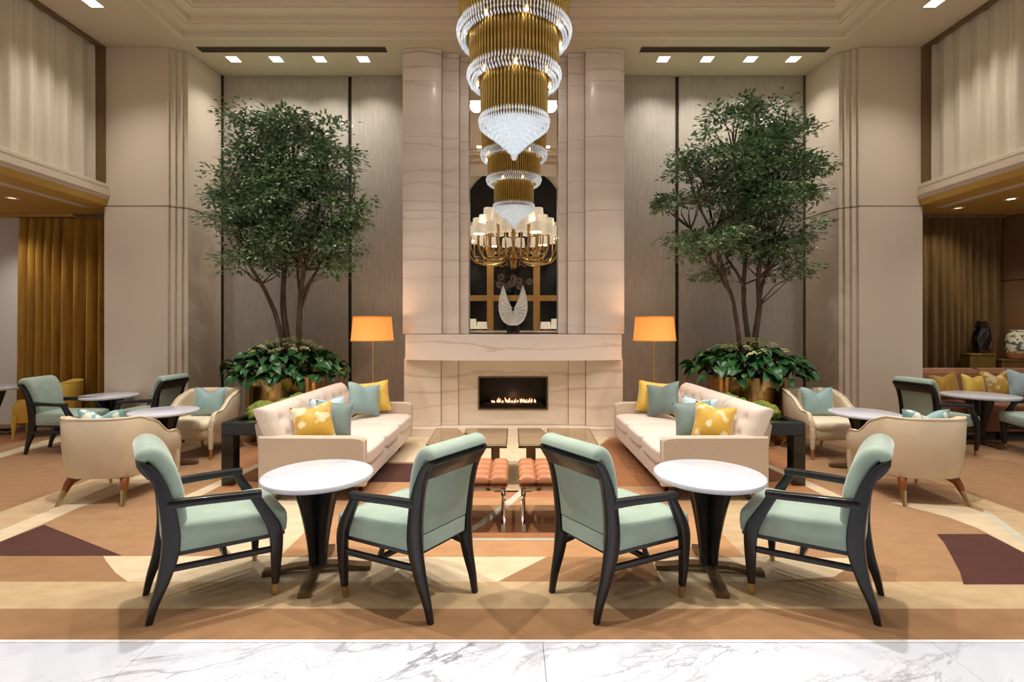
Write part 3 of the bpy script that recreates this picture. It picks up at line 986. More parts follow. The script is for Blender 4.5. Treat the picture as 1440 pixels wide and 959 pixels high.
bm = NB()
for k in range(3):
    a = 2 * PI * k / 3
    tube(bm, [(.25 * math.cos(a), .25 * math.sin(a), Z(3.8)), (.25 * math.cos(a), .25 * math.sin(a), Z(5.55))], .008, 6)
obj('suspension_rods', bm, 'brass', ch)
for zz, r, n in ((4.62, .53, 8), (4.16, .41, 7), (3.66, .2, 5)):
    for i in range(n):
        a = 2 * PI * (i + .3) / n
        bm = NB(); lathe(bm, [(0, -.02), (.014, -.012), (.018, 0), (.012, .015), (0, .02)], 10, (r * math.cos(a), r * math.sin(a)), Z(zz))
        obj('bulb', bm, 'bulb', ch)
for zz, pw in ((4.58, 1.2), (4.10, 1.0)):
    lamp('glow', 'POINT', (0, 0, Z(zz)), POWER_CHANDELIER * pw, SOFT, .25, None, ch)

# ------------------------------------------------------------------ lobby side seen in the mirror
bm = NB()
AR, AZ, HY = 1.78, 5.45, -2.75
box(bm, -6.5, -AR, HY - .35, HY, 0, 8.4)
box(bm, AR, 6.5, HY - .35, HY, 0, 8.4)
for k in range(24):
    p, q = (AR * math.cos(PI * k / 24), AZ + AR * math.sin(PI * k / 24)), (AR * math.cos(PI * (k + 1) / 24), AZ + AR * math.sin(PI * (k + 1) / 24))
    prism_y(bm, [p, (p[0], 8.4), (q[0], 8.4), q], HY - .35, HY)
struct('wall_lobby', bm, 'hall_wall')
w1 = NB(); box(w1, -1.9, 1.9, HY - .32, HY - .28, 0, 7.4)
win = struct('window_1', w1, 'night_glass')
for x0, x1, z0, z1 in ((-.93, -.70, 0, 4.9), (.70, .93, 0, 4.9), (-1.8, 1.8, 2.42, 2.62), (-1.8, 1.8, 4.9, 5.2), (-1.8, 1.8, .0, .35)):
    bm = NB(); dd = .02 if x1 - x0 > 1 else 0
    box(bm, x0, x1, HY - .275 + dd / 2, HY - .12 - dd, z0, z1, .01, 1)
    struct('window_mullion', bm, 'oak' if z1 < 5 else 'hall_wall', win)
bm = NB(); box(bm, -6.5, 6.5, -3.0, Y0 + .05, 8.2, 8.4)
struct('ceiling_lobby', bm, 'ceiling')
bm = NB(); box(bm, -6.5, 6.5, Y0 - .12, Y0, CEIL, 8.4)
struct('wall_lobby_upper', bm, 'plaster')

sch = thing('shaded_chandelier', 'brass many-armed chandelier with white shades, seen only in the mirror', 'chandelier', (0, -1.0, 3.3))
bm = NB(); lathe(bm, [(.0, .0), (.06, .02), (.12, .1), (.10, .2), (.16, .32), (.13, .5), (.06, .6), (.05, 1.0), (.09, 1.2), (.03, 1.4), (.03, 4.8), (.14, 4.85), (.14, 4.9)], 20)
obj('stem', bm, 'gold_polish', sch)
sh = None
for r_, n, z, z_hub in ((1.42, 20, .98, .35), (1.12, 14, 1.30, .5), (.8, 10, 1.62, .7)):
    for i in range(n):
        a = 2 * PI * (i + .5) / n
        c, s_ = math.cos(a), math.sin(a)
        bm = NB(); tube(bm, [(.1 * c, .1 * s_, z_hub), (.5 * r_ * c, .5 * r_ * s_, z_hub - .16), (.85 * r_ * c, .85 * r_ * s_, z_hub - .10), (r_ * c, r_ * s_, z_hub + .2), (r_ * c, r_ * s_, z - .05)], .022, 6, 4)
        obj('arm', bm, 'gold_polish', sch)
        bm = NB(); lathe(bm, [(.175, -.15), (.15, .15)], 14, (r_ * c, r_ * s_), z + .1, False, False)
        obj('shade', bm, 'white_shade', sch)
for a in range(6):
    q = 2 * PI * ((0, 3, 7, 10, 13, 17)[a] + .5) / 20
    lamp('glow', 'POINT', (1.42 * math.cos(q), 1.42 * math.sin(q), 1.09), POWER_SHADES, SOFT, .03, None, sch)
random.seed(8)
for i in range(11):
    x, y, z = random.uniform(-.5, .5), random.uniform(-.2, .2), random.uniform(-.62, -.22)
    bm = NB(); tube(bm, [(x, y, z + .1), (x, y, .15)], .006, 5); obj('cord', bm, 'black_frame', sch)
    bm = NB(); lathe(bm, [(0, -.11), (.06, -.09), (.105, -.02), (.1, .04), (.05, .1), (0, .11)], 12, (x, y), z); obj('globe', bm, 'clear_globe', sch)
cons = thing('lobby_console', 'long console under the lobby window, seen only in the mirror', 'console', (0, -2.2, 0))
bm = NB(); box(bm, -1.9, 1.9, -.22, .22, .82, .88, .006, 1); obj('console_top', bm, 'mahogany', cons)
for x in (-1.8, 1.8):
    bm = NB(); box(bm, x - .05, x + .05, -.2, .2, 0, .82); obj('leg', bm, 'mahogany', cons, False)
for x, h, lab in ((-1.42, .34, 'outer left'), (-1.06, .24, 'inner left'), (1.08, .24, 'inner right'), (1.44, .34, 'outer right')):
    l = thing('console_lamp', 'white-shaded table lamp, %s on the console in the mirror' % lab, 'lamp', (x, -2.2, .88), group='table lamps in the mirror')
    bm = NB(); lathe(bm, [(.1, 0), (.1, .02), (.03, .05), (.05, .25), (.02, .5), (.01, .62)], 14); obj('lamp_base', bm, 'gold_polish', l)
    bm = NB(); lathe(bm, [(.18, .56), (.16, .56 + h)], 20, cap0=False, cap1=False); obj('lamp_shade', bm, 'white_shade', l)

for x, lab in ((-3.2, 'left'), (3.2, 'right')):  # unseen lights added to brighten the lobby in the mirror
    l = thing('lobby_fill_light', 'large round fill light added in the high lobby ceiling, %s of the shaded chandelier' % lab, 'ceiling light', (x, -.4, 8.2), group='added lobby fill lights')
    bm = NB(); lathe(bm, [(.25, 0), (.30, 0), (.30, -.02), (.25, -.02)], 28, cap0=False, cap1=False); obj('light_trim', bm, 'white_trim', l)
    bm = NB(); lathe(bm, [(0, -.008), (.25, -.008), (.25, 0)], 28); obj('light_lens', bm, 'lens', l)
    lamp('spot', 'SPOT', (0, 0, -.05), POWER_HALL * 2, SOFT, .2, None, l, 2.3, .8)
# ------------------------------------------------------------------ dining armchair (faces +y)
def make_armchair():
    t = thing('armchair', 'x', 'chair')
    # seat block
    def outline(ins, z):
        a = [(.272, .325), (-.272, .325), (-.205, -.235), (.205, -.235)]
        cx, cy = 0, .03
        pts = []
        r = .045
        A = [Vector((x - ins * (1 if x > 0 else -1), y - ins * (1 if y > 0 else -1))) for x, y in a]
        for i in range(4):
            p, q, w = A[i], A[i - 1], A[(i + 1) % 4]
            d1 = (q - p).normalized() * r; d2 = (w - p).normalized() * r
            for k in range(5):
                u = k / 4
                pts.append(((p + d1) * (1 - u) ** 2 + p * 2 * u * (1 - u) + (p + d2) * u * u).to_tuple() + (z,))
                if z > .42: pts[-1] = (pts[-1][0], pts[-1][1], z + .012 - .045 * (pts[-1][1] - .03))
        return pts
    bm = NB()
    loft(bm, [outline(.012, .338), outline(.0, .35), outline(-.004, .40), outline(-.002, .440), outline(.003, .455), outline(.024, .465), outline(.08, .473), outline(.12, .475)])
    obj('seat', bm, 'green', t, True, 60)
    bm = NB(); loft(bm, [outline(.014, .318), outline(.006, .322), outline(.006, .34)])
    obj('seat_rail', bm, 'dark_wood', t)
    # backrest pad with rolled top
    path = [(0, -.185, .40, .192, .040), (0, -.190, .50, .200, .045), (0, -.203, .62, .206, .045), (0, -.222, .72, .214, .043), (0, -.248, .795, .220, .041),
            (0, -.276, .842, .225, .040), (0, -.304, .862, .227, .039), (0, -.330, .858, .226, .036), (0, -.343, .838, .224, .028)]
    bm = NB(); sweep(bm, path, (1, 0, 0), 4, .42, 3)
    obj('backrest', bm, 'green', t, True, 60)
    bm = NB()
    sweep(bm, [(0, -.232, .345, .168, .016), (0, -.236, .43, .170, .016)], (1, 0, 0), 1)
    obj('lower_back_panel', bm, 'green', t)
    bm = NB()
    sweep(bm, [(0, -.240, .437, .172, .012), (0, -.252, .56, .178, .012), (0, -.276, .69, .182, .012), (0, -.303, .765, .184, .012)], (1, 0, 0), 4)
    obj('back_panel', bm, 'green_panel', t, True, 60)
    bm = NB()
    sweep(bm, [(0, -.298, .745, .210, .020), (0, -.325, .79, .218, .024), (0, -.350, .822, .222, .016)], (1, 0, 0), 4, .3)
    obj('top_rail', bm, 'dark_wood', t)
    for s in (-1, 1):
        # rear leg running up into the back frame
        bm = NB()
        sweep(bm, [(s * .180, -.310, 0, .0135, .0155), (s * .184, -.287, .10, .0165, .021), (s * .190, -.248, .22, .021, .031), (s * .198, -.220, .36, .023, .041), (s * .204, -.222, .48, .023, .039),
                   (s * .208, -.240, .60, .023, .034), (s * .212, -.270, .71, .022, .027), (s * .217, -.312, .79, .020, .021), (s * .220, -.350, .826, .018, .014)], (1, 0, 0), 4, .25)
        obj('rear_leg', bm, 'dark_wood', t)
        # arm
        bm = NB()
        sweep(bm, [(s * .213, -.235, .598, .020, .024), (s * .235, -.10, .596, .022, .022), (s * .262, .06, .590, .025, .021), (s * .272, .155, .586, .027, .021), (s * .274, .185, .584, .026, .019)], (1, 0, 0), 4, .3)
        obj('armrest', bm, 'dark_wood', t)
        # front leg
        bm = NB()
        sweep(bm, [(s * .272, .150, .585, .019, .026), (s * .274, .178, .53, .019, .026), (s * .277, .222, .45, .020, .030), (s * .278, .256, .37, .020, .035), (s * .274, .264, .28, .020, .032), (s * .269, .262, .15, .018, .024), (s * .264, .260, .062, .016, .018)], (1, 0, 0), 4, .25)
        lg = obj('front_leg', bm, 'dark_wood', t)
        bm = NB()
        sweep(bm, [(s * .264, .260, .066, .017, .019), (s * .261, .258, .03, .0145, .016), (s * .259, .256, 0, .012, .013)], (1, 0, 0), 1, .25)
        obj('brass_tip', bm, 'brass', lg)
        bm = NB()
        sweep(bm, [(s * .196, -.235, .262, .011, .016), (s * .235, .02, .262, .011, .016), (s * .270, .255, .262, .011, .016)], (1, 0, 0), 2, .2)
        obj('side_stretcher', bm, 'dark_wood', t)
    bm = NB(); box(bm, -.236, .236, .01, .034, .248, .276, .004, 1)
    obj('cross_stretcher', bm, 'dark_wood', t)
    bm = NB()
    for s in (-1, 1):
        sweep(bm, [(s * .222, .02, .27, .011, .012), (s * .20, .015, .325, .011, .012)], (0, 1, 0), 1, .2)
    obj('stretcher_strut', bm, 'dark_wood', t)
    return t
ARM = make_armchair()
kids_of(ARM)
def face(deg): return math.radians(deg) - PI / 2
G_ARM = 'sage armchairs with ebonised frames'
armchairs = [
    (-1.705, 2.84, 38.5, 'front left sage armchair seen from its side, facing right'),
    (-.575, 2.84, 146, 'front sage armchair with its back turned, just left of centre'),
    (.575, 2.84, 34, 'front sage armchair with its back turned, just right of centre'),
    (1.705, 2.84, 141.5, 'front right sage armchair seen from its side, facing left'),
    (-5.46, 6.08, 8, 'distant sage armchair facing right in front of the gold curtain and yellow chair'),
    (-4.62, 6.32, 178, 'distant sage armchair facing left with its dark back to the left pier'),
    (5.08, 6.0, 12, 'distant sage armchair with its back turned, before the right pier'),
    (6.24, 5.82, 163, 'sage armchair cut off by the right edge of the photo, at the banquette table'),
]
for i, (x, y, a, lab) in enumerate(armchairs):
    if i == 0:
        ARM.location = (x, y, 0); ARM.rotation_euler = (0, 0, face(a)); ARM['label'] = lab; ARM['group'] = G_ARM
    else:
        dup(ARM, (x, y, 0), face(a), lab, G_ARM)

# ------------------------------------------------------------------ round marble pedestal table
def make_table(R, H, ped=1.0):
    t = thing('pedestal_table', 'x', 'table')
    bm = NB()
    lathe(bm, [(R - .03, H - .034), (R - .008, H - .031), (R, H - .02), (R, H - .012), (R - .004, H - .003), (R - .012, H)], 64)
    obj('table_top', bm, 'marble_top', t, True, 35)
    bm = NB()
    lathe(bm, [(R * .45, H - .05), (R * .45, H - .034)], 32)
    obj('top_plate', bm, 'dark_wood', t)
    for k in range(4):
        bm = NB()
        rows = []
        for z, w in ((.05, .045), (.18, .058), (.32, .082), (.45, .112), (H - .05, .145)):
            rows.append((w * ped / 2 + .004, 0, z, .021 + z * .012, w * ped / 2))
        rr = [(x, y, z, a, b) for x, y, z, a, b in rows]
        sweep(bm, rr, (0, 1, 0), 4, .28)
        bm.transform(Matrix.Rotation(PI / 4 + k * PI / 2, 4, 'Z'))
        obj('pedestal_fin', bm, 'dark_wood', t)
    for k in range(4):
        bm = NB()
        sweep(bm, [(.02, 0, .042, .034, .014), (.13, 0, .040, .034, .013), (.21, 0, .026, .034, .013), (.275, 0, .016, .035, .015), (.315, 0, .016, .036, .015)], (0, 1, 0), 3, .2)
        bm.transform(Matrix.Rotation(k * PI / 2, 4, 'Z'))
        obj('base_foot', bm, 'bronze', t)
    return t
T1 = make_table(.327, .605, 1.08)
kids_of(T1)
G_T = 'round white marble pedestal tables'
tables = [
    (-1.20, 3.06, 8, 'front left round white marble table between two sage armchairs'),
    (1.20, 3.06, -8, 'front right round white marble table between two sage armchairs'),
    (-3.76, 5.36, 20, 'round marble table between the two cream tub chairs on the left'),
    (3.69, 5.24, -20, 'round marble table between the two cream tub chairs on the right'),
    (-5.34, 6.575, 10, 'distant round marble table between two sage armchairs by the left pier'),
]
for i, (x, y, a, lab) in enumerate(tables):
    if i == 0:
        T1.location = (x, y, 0); T1.rotation_euler = (0, 0, math.radians(a)); T1['label'] = lab; T1['group'] = G_T
    else:
        dup(T1, (x, y, 0), math.radians(a), lab, G_T)
T2 = make_table(.40, .635, 1.0)
T2.location = (5.99, 6.40, 0); T2['label'] = 'wide marble-topped pedestal table before the rust banquette at the right edge'; T2['group'] = G_T
T3 = make_table(.40, .66, 1.3)
T3.location = (-7.35, 6.95, 0); T3['label'] = 'marble-topped pedestal table cut off by the left edge, beside the yellow chair'; T3['group'] = G_T

# ------------------------------------------------------------------ tub chair (faces +y)
def make_tub(m_shell, m_seat, m_pipe, kind):
    t = thing('tub_chair', 'x', 'chair')
    W, D = .345, .345
    n = 44
    def plan(s, inset, taper):
        # s in [-1, 1] along the U from the left arm front round the back to the right arm front
        a = abs(s); sg = 1 if s > 0 else -1
        w = W - inset - taper; d = D - inset - taper
        if a > .55:                          # straight arm
            u = (a - .55) / .45
            return sg * (w + .012 * u), .02 + (D - .035) * u
        ang = a / .55 * PI / 2               # superelliptic back
        e = .62
        return sg * w * (math.sin(ang) ** e if ang > 0 else 0), .02 - (d + .0) * (max(math.cos(ang), 0) ** e)
    def top(s):
        a = abs(s)
        u = min(max((a - .39) / .42, 0), 1)
        u = u * u * (3 - 2 * u)
        h = .735 * (1 - u) + .535 * u
        if a > .9: h -= .10 * ((a - .9) / .1) ** 2.2
        return h
    rings = []; pip = []
    for k in range(n + 1):
        s = -1 + 2 * k / n
        s = max(min(s, 1), -1)
        h = top(s)
        hb = .225
        sec = [(0, hb, .045), (0, hb + .10, .022), (0, (h + hb) / 2, .006), (0, h - .035, 0), (.012, h - .010, 0), (.034, h, 0), (.056, h - .010, 0), (.066, h - .04, 0), (.068, (h + .40) / 2, 0), (.068, .36, 0), (.06, hb + .02, .02)]
        ring = []
        for ins, z, tp in sec:
            x, y = plan(s, ins, tp)
            ring.append((x, y, z))
        rings.append(ring)
        x, y = plan(s, .006, 0)
        pip.append((x, y, h - .003))
    bm = NB(); loft(bm, rings)
    shell = obj('shell', bm, m_shell, t, True, 50)
    bm = NB(); tube(bm, pip, .006, 6); obj('piping', bm, m_pipe, shell)
    # seat cushion and front
    def so(ins, z, r=.06):
        return [(x, y + .05, z) for x, y in rrect(.275 - ins, .29 - ins, r, 4)]
    bm = NB(); loft(bm, [so(.01, .335), so(0, .345), so(0, .40), so(.012, .422), so(.045, .435), so(.1, .44)])
    obj('seat_cushion', bm, m_seat, t, True, 60)
    def fo(ins, z):
        return [(x, y + .04, z) for x, y in rrect(.275 - ins, .285 - ins, .05, 3)]
    bm = NB(); loft(bm, [fo(.03, .205), fo(.012, .225), fo(0, .29), fo(0, .336)])
    obj('seat_base', bm, m_shell, t, True, 60)
    for sx in (-1, 1):
        # rear splayed wooden leg with brass sleeve
        bm = NB()
        sweep(bm, [(sx * .185, -.165, .224, .034, .036), (sx * .228, -.215, .188, .031, .033), (sx * .246, -.250, .112, .021, .022)], (1, 0, 0), 4, .45)
        lg = obj('rear_leg', bm, 'walnut' if kind == 'cream' else m_shell, t)
        bm = NB(); sweep(bm, [(sx * .246, -.250, .115, .0225, .0235), (sx * .272, -.300, 0, .011, .012)], (1, 0, 0), 1, .45)
        obj('brass_sleeve', bm, 'brass' if kind == 'cream' else m_shell, lg)
        bm = NB()
        sweep(bm, [(sx * .318, .318, .34, .026, .03), (sx * .318, .322, .24, .024, .028), (sx * .315, .325, .12, .019, .02)], (1, 0, 0), 3, .4)
        lg = obj('front_leg', bm, m_shell, t)
        bm = NB(); sweep(bm, [(sx * .315, .325, .122, .019, .02), (sx * .312, .33, 0, .010, .011)], (1, 0, 0), 1, .45)
        obj('brass_sleeve', bm, 'brass' if kind == 'cream' else m_pipe, lg)
    return t
TUB = make_tub('cream', 'cream_seat', 'piping', 'cream')
kids_of(TUB)
G_TUB = 'cream tub chairs'
tubs = [
    (-3.55, 4.46, 91, 'cream tub chair at left showing its back, wooden legs with brass sleeves'),
    (3.55, 4.46, 89, 'cream tub chair at right showing its back, wooden legs with brass sleeves'),
    (-3.70, 5.98, 264, 'cream tub chair facing forward before the left pier, behind the black console'),
    (3.66, 5.98, 276, 'cream tub chair facing forward before the right pier, behind the black console'),
]
for i, (x, y, a, lab) in enumerate(tubs):
    if i == 0:
        TUB.location = (x, y, 0); TUB.rotation_euler = (0, 0, face(a)); TUB['label'] = lab; TUB['group'] = G_TUB
    else:
        dup(TUB, (x, y, 0), face(a), lab, G_TUB)
YTUB = make_tub('yellow', 'yellow', 'yellow_pillow', 'yellow')
kids_of(YTUB)
YTUB.location = (-6.50, 7.02, 0); YTUB.rotation_euler = (0, 0, face(212)); YTUB['label'] = 'ochre yellow armchair in front of the gold curtain'; YTUB['group'] = 'ochre armchairs'

# ------------------------------------------------------------------ sofas
def sofa(s):
    """Local frame: x = depth (front edge at 0, back at +), y = length, mirrored by s."""
    side = 'left' if s < 0 else 'right'
    X0, X1, Y_0, Y_1 = 1.28, 2.20, 4.28, 6.34
    L = Y_1 - Y_0
    t = thing('sofa', 'long oatmeal linen sofa with tufted back cushions on the %s, facing the stools' % side, 'sofa', (s * (X0 + X1) / 2, (Y_0 + Y_1) / 2, 0))
    ox, oy = (X0 + X1) / 2, (Y_0 + Y_1) / 2
    def put(name, bm, m, parent=t, ang=50):
        if s < 0:
            bm.transform(Matrix.Scale(-1, 4, (1, 0, 0)))
        bm.transform(Matrix.Translation((-s * ox, -oy, 0)))
        return obj(name, bm, m, parent, True, ang)
    bm = NB(); box(bm, X0 + .012, X1 - .02, Y_0 + .06, Y_1 - .06, .125, .285, .012, 2); put('seat_frame', bm, 'sofa')
    for a, b in ((Y_0, Y_0 + .085), (Y_1 - .085, Y_1)):
        bm = NB()
        # arm: a flat panel, slightly lower to the front
        R = []
        for y, i in ((a, .012), (a + .012, 0), (b - .012, 0), (b, .012)):
            R.append([(X0 + i, y, .125 + i), (X1 - i, y, .105 + i), (X1 + .0 - i, y, .555 - i), (X0 + .1, y, .552 - i), (X0 + .02 + i, y, .54 - i), (X0 + i, y, .52 - i)])
        loft(bm, R); put('arm', bm, 'sofa_arm', ang=30)
    bm = NB()
    prism_y(bm, [(X1 - .16, .28), (X1 - .02, .10), (X1 + .02, .30), (X1 + .075, .655), (X1 + .01, .665)], Y_0 + .08, Y_1 - .08)
    bmesh.ops.bevel(bm, geom=list(bm.edges), offset=.015, segments=2, affect='EDGES')
    put('back_frame', bm, 'sofa')
    # three seat cushions
    ys = [Y_0 + .088 + (L - .176) * k / 3 for k in range(4)]
    def cushion(x0, x1, y0, y1, z0, z1, crown, name):
        nx, ny = 14, 14
        bm = NB()
        box(bm, x0, x1, y0, y1, z0, z1)
        bmesh.ops.subdivide_edges(bm, edges=list(bm.edges), cuts=9, use_grid_fill=True)
        cx, cy, cz = (x0 + x1) / 2, (y0 + y1) / 2, (z0 + z1) / 2
        for v in bm.verts:
            u, w, q = (v.co.x - cx) / (x1 - x0) * 2, (v.co.y - cy) / (y1 - y0) * 2, (v.co.z - cz) / (z1 - z0) * 2
            p = 8
            k = (abs(u) ** p + abs(w) ** p + abs(q) ** p) ** (-1 / p) if max(abs(u), abs(w), abs(q)) > .5 else 1
            k = k * max(abs(u), abs(w), abs(q))
            v.co = Vector((cx + u * k * (x1 - x0) / 2, cy + w * k * (y1 - y0) / 2, cz + q * k * (z1 - z0) / 2))
            if q > 0: v.co.z += crown * (1 - u * u) * (1 - w * w) + .004 * noise.noise(v.co * 7)
        return bm
    for k in range(3):
        bm = cushion(X0 - .015, X1 - .24, ys[k] + .002, ys[k + 1] - .002, .27, .42, .022, 'seat_cushion')
        put('seat_cushion', bm, 'sofa')
    # back cushions: tufted, leaning back
    for k in range(3):
        nu, nv = 26, 18
        bm = NB()
        y0, y1 = ys[k] - (.06 if k == 0 else -.003), ys[k + 1] + (.06 if k == 2 else -.003)
        zb, zt = .40, .80
        grid = []
        buttons = [(a, b) for b in (.36, .70) for a in (.2, .5, .8)]
        def face_pt(u, v):
            y = y0 + (y1 - y0) * u
            z = zb + (zt - zb) * v
            e = min(u, 1 - u, v, 1 - v)
            roundf = 1 - max(0, 1 - e / .10) ** 2 * .55
            depth = .115 * roundf + .02 * math.sin(PI * u) * math.sin(PI * v)
            for a, b in buttons:
                d2 = ((u - a) * (y1 - y0)) ** 2 + ((v - b) * (zt - zb)) ** 2
                depth -= .026 * math.exp(-d2 / .0012)
            depth -= .007 * math.exp(-((v - .36) * .4 / .014) ** 2) + .007 * math.exp(-((v - .70) * .4 / .014) ** 2)
            for a in (.2, .5, .8):
                depth -= .006 * math.exp(-((u - a) * (y1 - y0) / .014) ** 2)
            lean = .20 * v
            return (X1 - .145 + lean * .9 - depth, y, z)
        front = [[bm.verts.new(face_pt(i / nu, j / nv)) for i in range(nu + 1)] for j in range(nv + 1)]
        back = [[bm.verts.new((X1 - .10 + .16 * (j / nv), y0 + (y1 - y0) * i / nu, zb + (zt - zb - .015) * j / nv)) for i in range(nu + 1)] for j in range(nv + 1)]
        for j in range(nv):
            for i in range(nu):
                bm.faces.new((front[j][i], front[j][i + 1], front[j + 1][i + 1], front[j + 1][i]))
                bm.faces.new((back[j][i], back[j + 1][i], back[j + 1][i + 1], back[j][i + 1]))
        for i in range(nu):
            bm.faces.new((front[0][i], back[0][i], back[0][i + 1], front[0][i + 1]))
            bm.faces.new((front[nv][i], front[nv][i + 1], back[nv][i + 1], back[nv][i]))
        for j in range(nv):
            bm.faces.new((front[j][0], front[j + 1][0], back[j + 1][0], back[j][0]))
            bm.faces.new((front[j][nu], back[j][nu], back[j + 1][nu], front[j + 1][nu]))
        bc_pts = [face_pt(a, b) for a, b in buttons]
        bc = put('back_cushion', bm, 'sofa', ang=70)
        for p in bc_pts:
            bb = NB(); 
            bmesh.ops.create_icosphere(bb, subdivisions=1, radius=.011)
            bb.transform(Matrix.Translation((p[0] - .002, p[1], p[2])))
            put('tuft_button', bb, 'sofa', bc)
    for x in (X0 + .12, X1 - .12):
        for y in (Y_0 + .28, (Y_0 + Y_1) / 2 - .1, Y_1 - .25):
            bm = NB(); sweep(bm, [(x, y, .13, .024, .024), (x, y, 0, .014, .014)], (1, 0, 0), 1, .2); put('leg', bm, 'mahogany')
    # angled corner strut at the near end
    for y in (Y_0 + .05, ):
        for x, dx in ((X0 + .22, .12), (X1 - .25, -.12)):
            bm = NB(); sweep(bm, [(x, y, .125, .03, .02), (x - dx, y, 0, .016, .014)], (1, 0, 0), 1, .2); put('end_leg', bm, 'mahogany')
    return t
sofa(-1); sofa(1)

# ------------------------------------------------------------------ throw pillows
def pillow_bm(w, h, t, notch=0.0, n=14):
    bm = NB()
    def P(i, j, s):
        u, v = -1 + 2 * i / n, -1 + 2 * j / n
        # pinched corners: edges bow inwards
        k = 1 - .085 * (1 - v * v) ; q = 1 - .085 * (1 - u * u)
        x = u * w / 2 * k; z = v * h / 2 * q
        th = t / 2 * max(0, (1 - abs(u) ** 2.6)) ** .55 * max(0, (1 - abs(v) ** 2.6)) ** .55
        if notch:
            g = math.exp(-(u / .30) ** 2) * max(0, (v + .2) / 1.2) ** 1.5
            z -= notch * g
            th *= 1 - .45 * g * (1 if v < .95 else 0)
        return Vector((x, s * th, z))
    f = [[bm.verts.new(P(i, j, -1)) for i in range(n + 1)] for j in range(n + 1)]
    b = [[f[j][i] if (i in (0, n) or j in (0, n)) else bm.verts.new(P(i, j, 1)) for i in range(n + 1)] for j in range(n + 1)]
    for j in range(n):
        for i in range(n):
            bm.faces.new((f[j][i], f[j][i + 1], f[j + 1][i + 1], f[j + 1][i]))
            bm.faces.new((b[j][i], b[j + 1][i], b[j + 1][i + 1], b[j][i + 1]))
    return bm
def pillow(x, y, z, w, h, t, rz, lean, roll, m, label, notch=0.0, group='throw pillows on the sofas'):
    """Stands with its lower edge at height z; lean tips the top back, roll turns it in its plane."""
    bm = pillow_bm(w, h, t, notch)
    mtx = Matrix.Rotation(rz, 4, 'Z') @ Matrix.Rotation(lean, 4, 'X') @ Matrix.Rotation(roll, 4, 'Y')
    bm.transform(mtx)
    zmin = min(v.co.z for v in bm.verts)
    bm.transform(Matrix.Translation((0, 0, -zmin)))
    o = obj('throw_pillow', bm, m, None, True, 75, (x, y, z))
    return tag(o, label, 'pillow', group)
ST = .437
for s in (-1, 1):
    sd = 'left' if s < 0 else 'right'
    # far pair (leaning into the far corner), near pair
    pillow(s * 1.72, 6.10, ST, .41, .39, .14, s * -.35, -.30, s * .10, 'yellow_pillow', 'mustard yellow pillow at the fireplace end of the %s sofa, behind a teal one' % sd)
    pillow(s * 1.76, 5.86, ST, .41, .39, .15, s * -.75, -.34, s * -.20, 'teal_pillow' if s < 0 else 'slate_pillow', ('teal' if s < 0 else 'slate blue') + ' pillow at the fireplace end of the %s sofa, before the mustard one' % sd, .03)
    pillow(s * 1.84, 4.98, ST, .36, .37, .12, s * -.75, -.30, 0, 'sky_pillow', 'pale blue pillow peeking out behind two others on the %s sofa' % sd, .02)
    pillow(s * 1.72, 4.76, ST, .36, .34, .14, s * -.45, -.34, s * -.15, 'slate_pillow', 'slate green pillow half hidden by the patterned one on the %s sofa' % sd)
    pillow(s * 1.83, 4.55, ST, .36, .35, .15, s * -.30, -.34, s * .15, 'gold_pillow', 'ochre and cream patterned pillow by the near arm of the %s sofa' % sd, .02)
    # tub chair pillows
    pillow(s * 3.66, 5.99, .438, .38, .35, .13, s * -.10, -.26, 0, 'teal_pillow', 'dusty teal pillow in the forward-facing cream tub chair at %s' % sd, .06, 'pillows in the tub chairs')
    pillow(s * 3.58, 4.34, .438, .42, .355, .13, PI, -.12, 0, 'pattern_blue', 'blue printed pillow showing over the back of the near cream tub chair at %s' % sd, .05, 'pillows in the tub chairs')

# ------------------------------------------------------------------ black consoles with moss trays
def console(s):
    sd = 'left' if s < 0 else 'right'
    x0, x1, y0, y1, H = 2.27, 2.76, 4.70, 6.15, .60
    cx, cy = (x0 + x1) / 2, (y0 + y1) / 2
    t = thing('console_table', 'black lacquer parsons console with a recessed tray top behind the %s sofa' % sd, 'console', (s * cx, cy, 0))
    def put(name, bm, m, parent=t):
        if s < 0: bm.transform(Matrix.Scale(-1, 4, (1, 0, 0)))
        bm.transform(Matrix.Translation((-s * cx, -cy, 0)))
        return obj(name, bm, m, parent, True, 30)
    bm = NB()
    for a, b, c, d in ((x0, x1, y0, y0 + .11), (x0, x1, y1 - .11, y1), (x0, x0 + .07, y0 + .11, y1 - .11), (x1 - .07, x1, y0 + .11, y1 - .11)):
        box(bm, a, b, c, d, H - .125, H, .004, 1)
    put('tray_rim', bm, 'black_lacquer')
    bm = NB(); box(bm, x0 + .06, x1 - .06, y0 + .1, y1 - .1, H - .12, H - .035); put('tray_floor', bm, 'dark_glass')
    for a in (x0, x1 - .115):
        for c in (y0, y1 - .115):
            bm = NB(); box(bm, a, a + .115, c, c + .115, 0, H - .124, .004, 1); put('leg', bm, 'black_lacquer')
    random.seed(20 + s)
    mounds = [(2.56, 5.13, .165, .13, 'nearest mound'), (2.50, 5.48, .12, .11, 'middle mound'), (2.50, 5.80, .14, .12, 'farthest mound')]
    for mx, my, r, h, nm in mounds:
        bm = NB(); bmesh.ops.create_icosphere(bm, subdivisions=4, radius=1)
        for v in bm.verts:
            f = 1 + .18 * noise.noise(v.co * 2.6 + Vector((mx * 9, my * 9, 0))) + .07 * noise.noise(v.co * 9)
            v.co = Vector((v.co.x * r * f, v.co.y * r * 1.1 * f, max(v.co.z, -.35) * h * f))
        o = obj('moss_mound', bm, 'moss', None, True, 80, (s * mx, my, H - .035 + h * .36))
        tag(o, 'lumpy green moss mound on the black %s console, %s to the viewer' % (sd, nm), 'moss', 'moss mounds on the consoles')
console(-1); console(1)

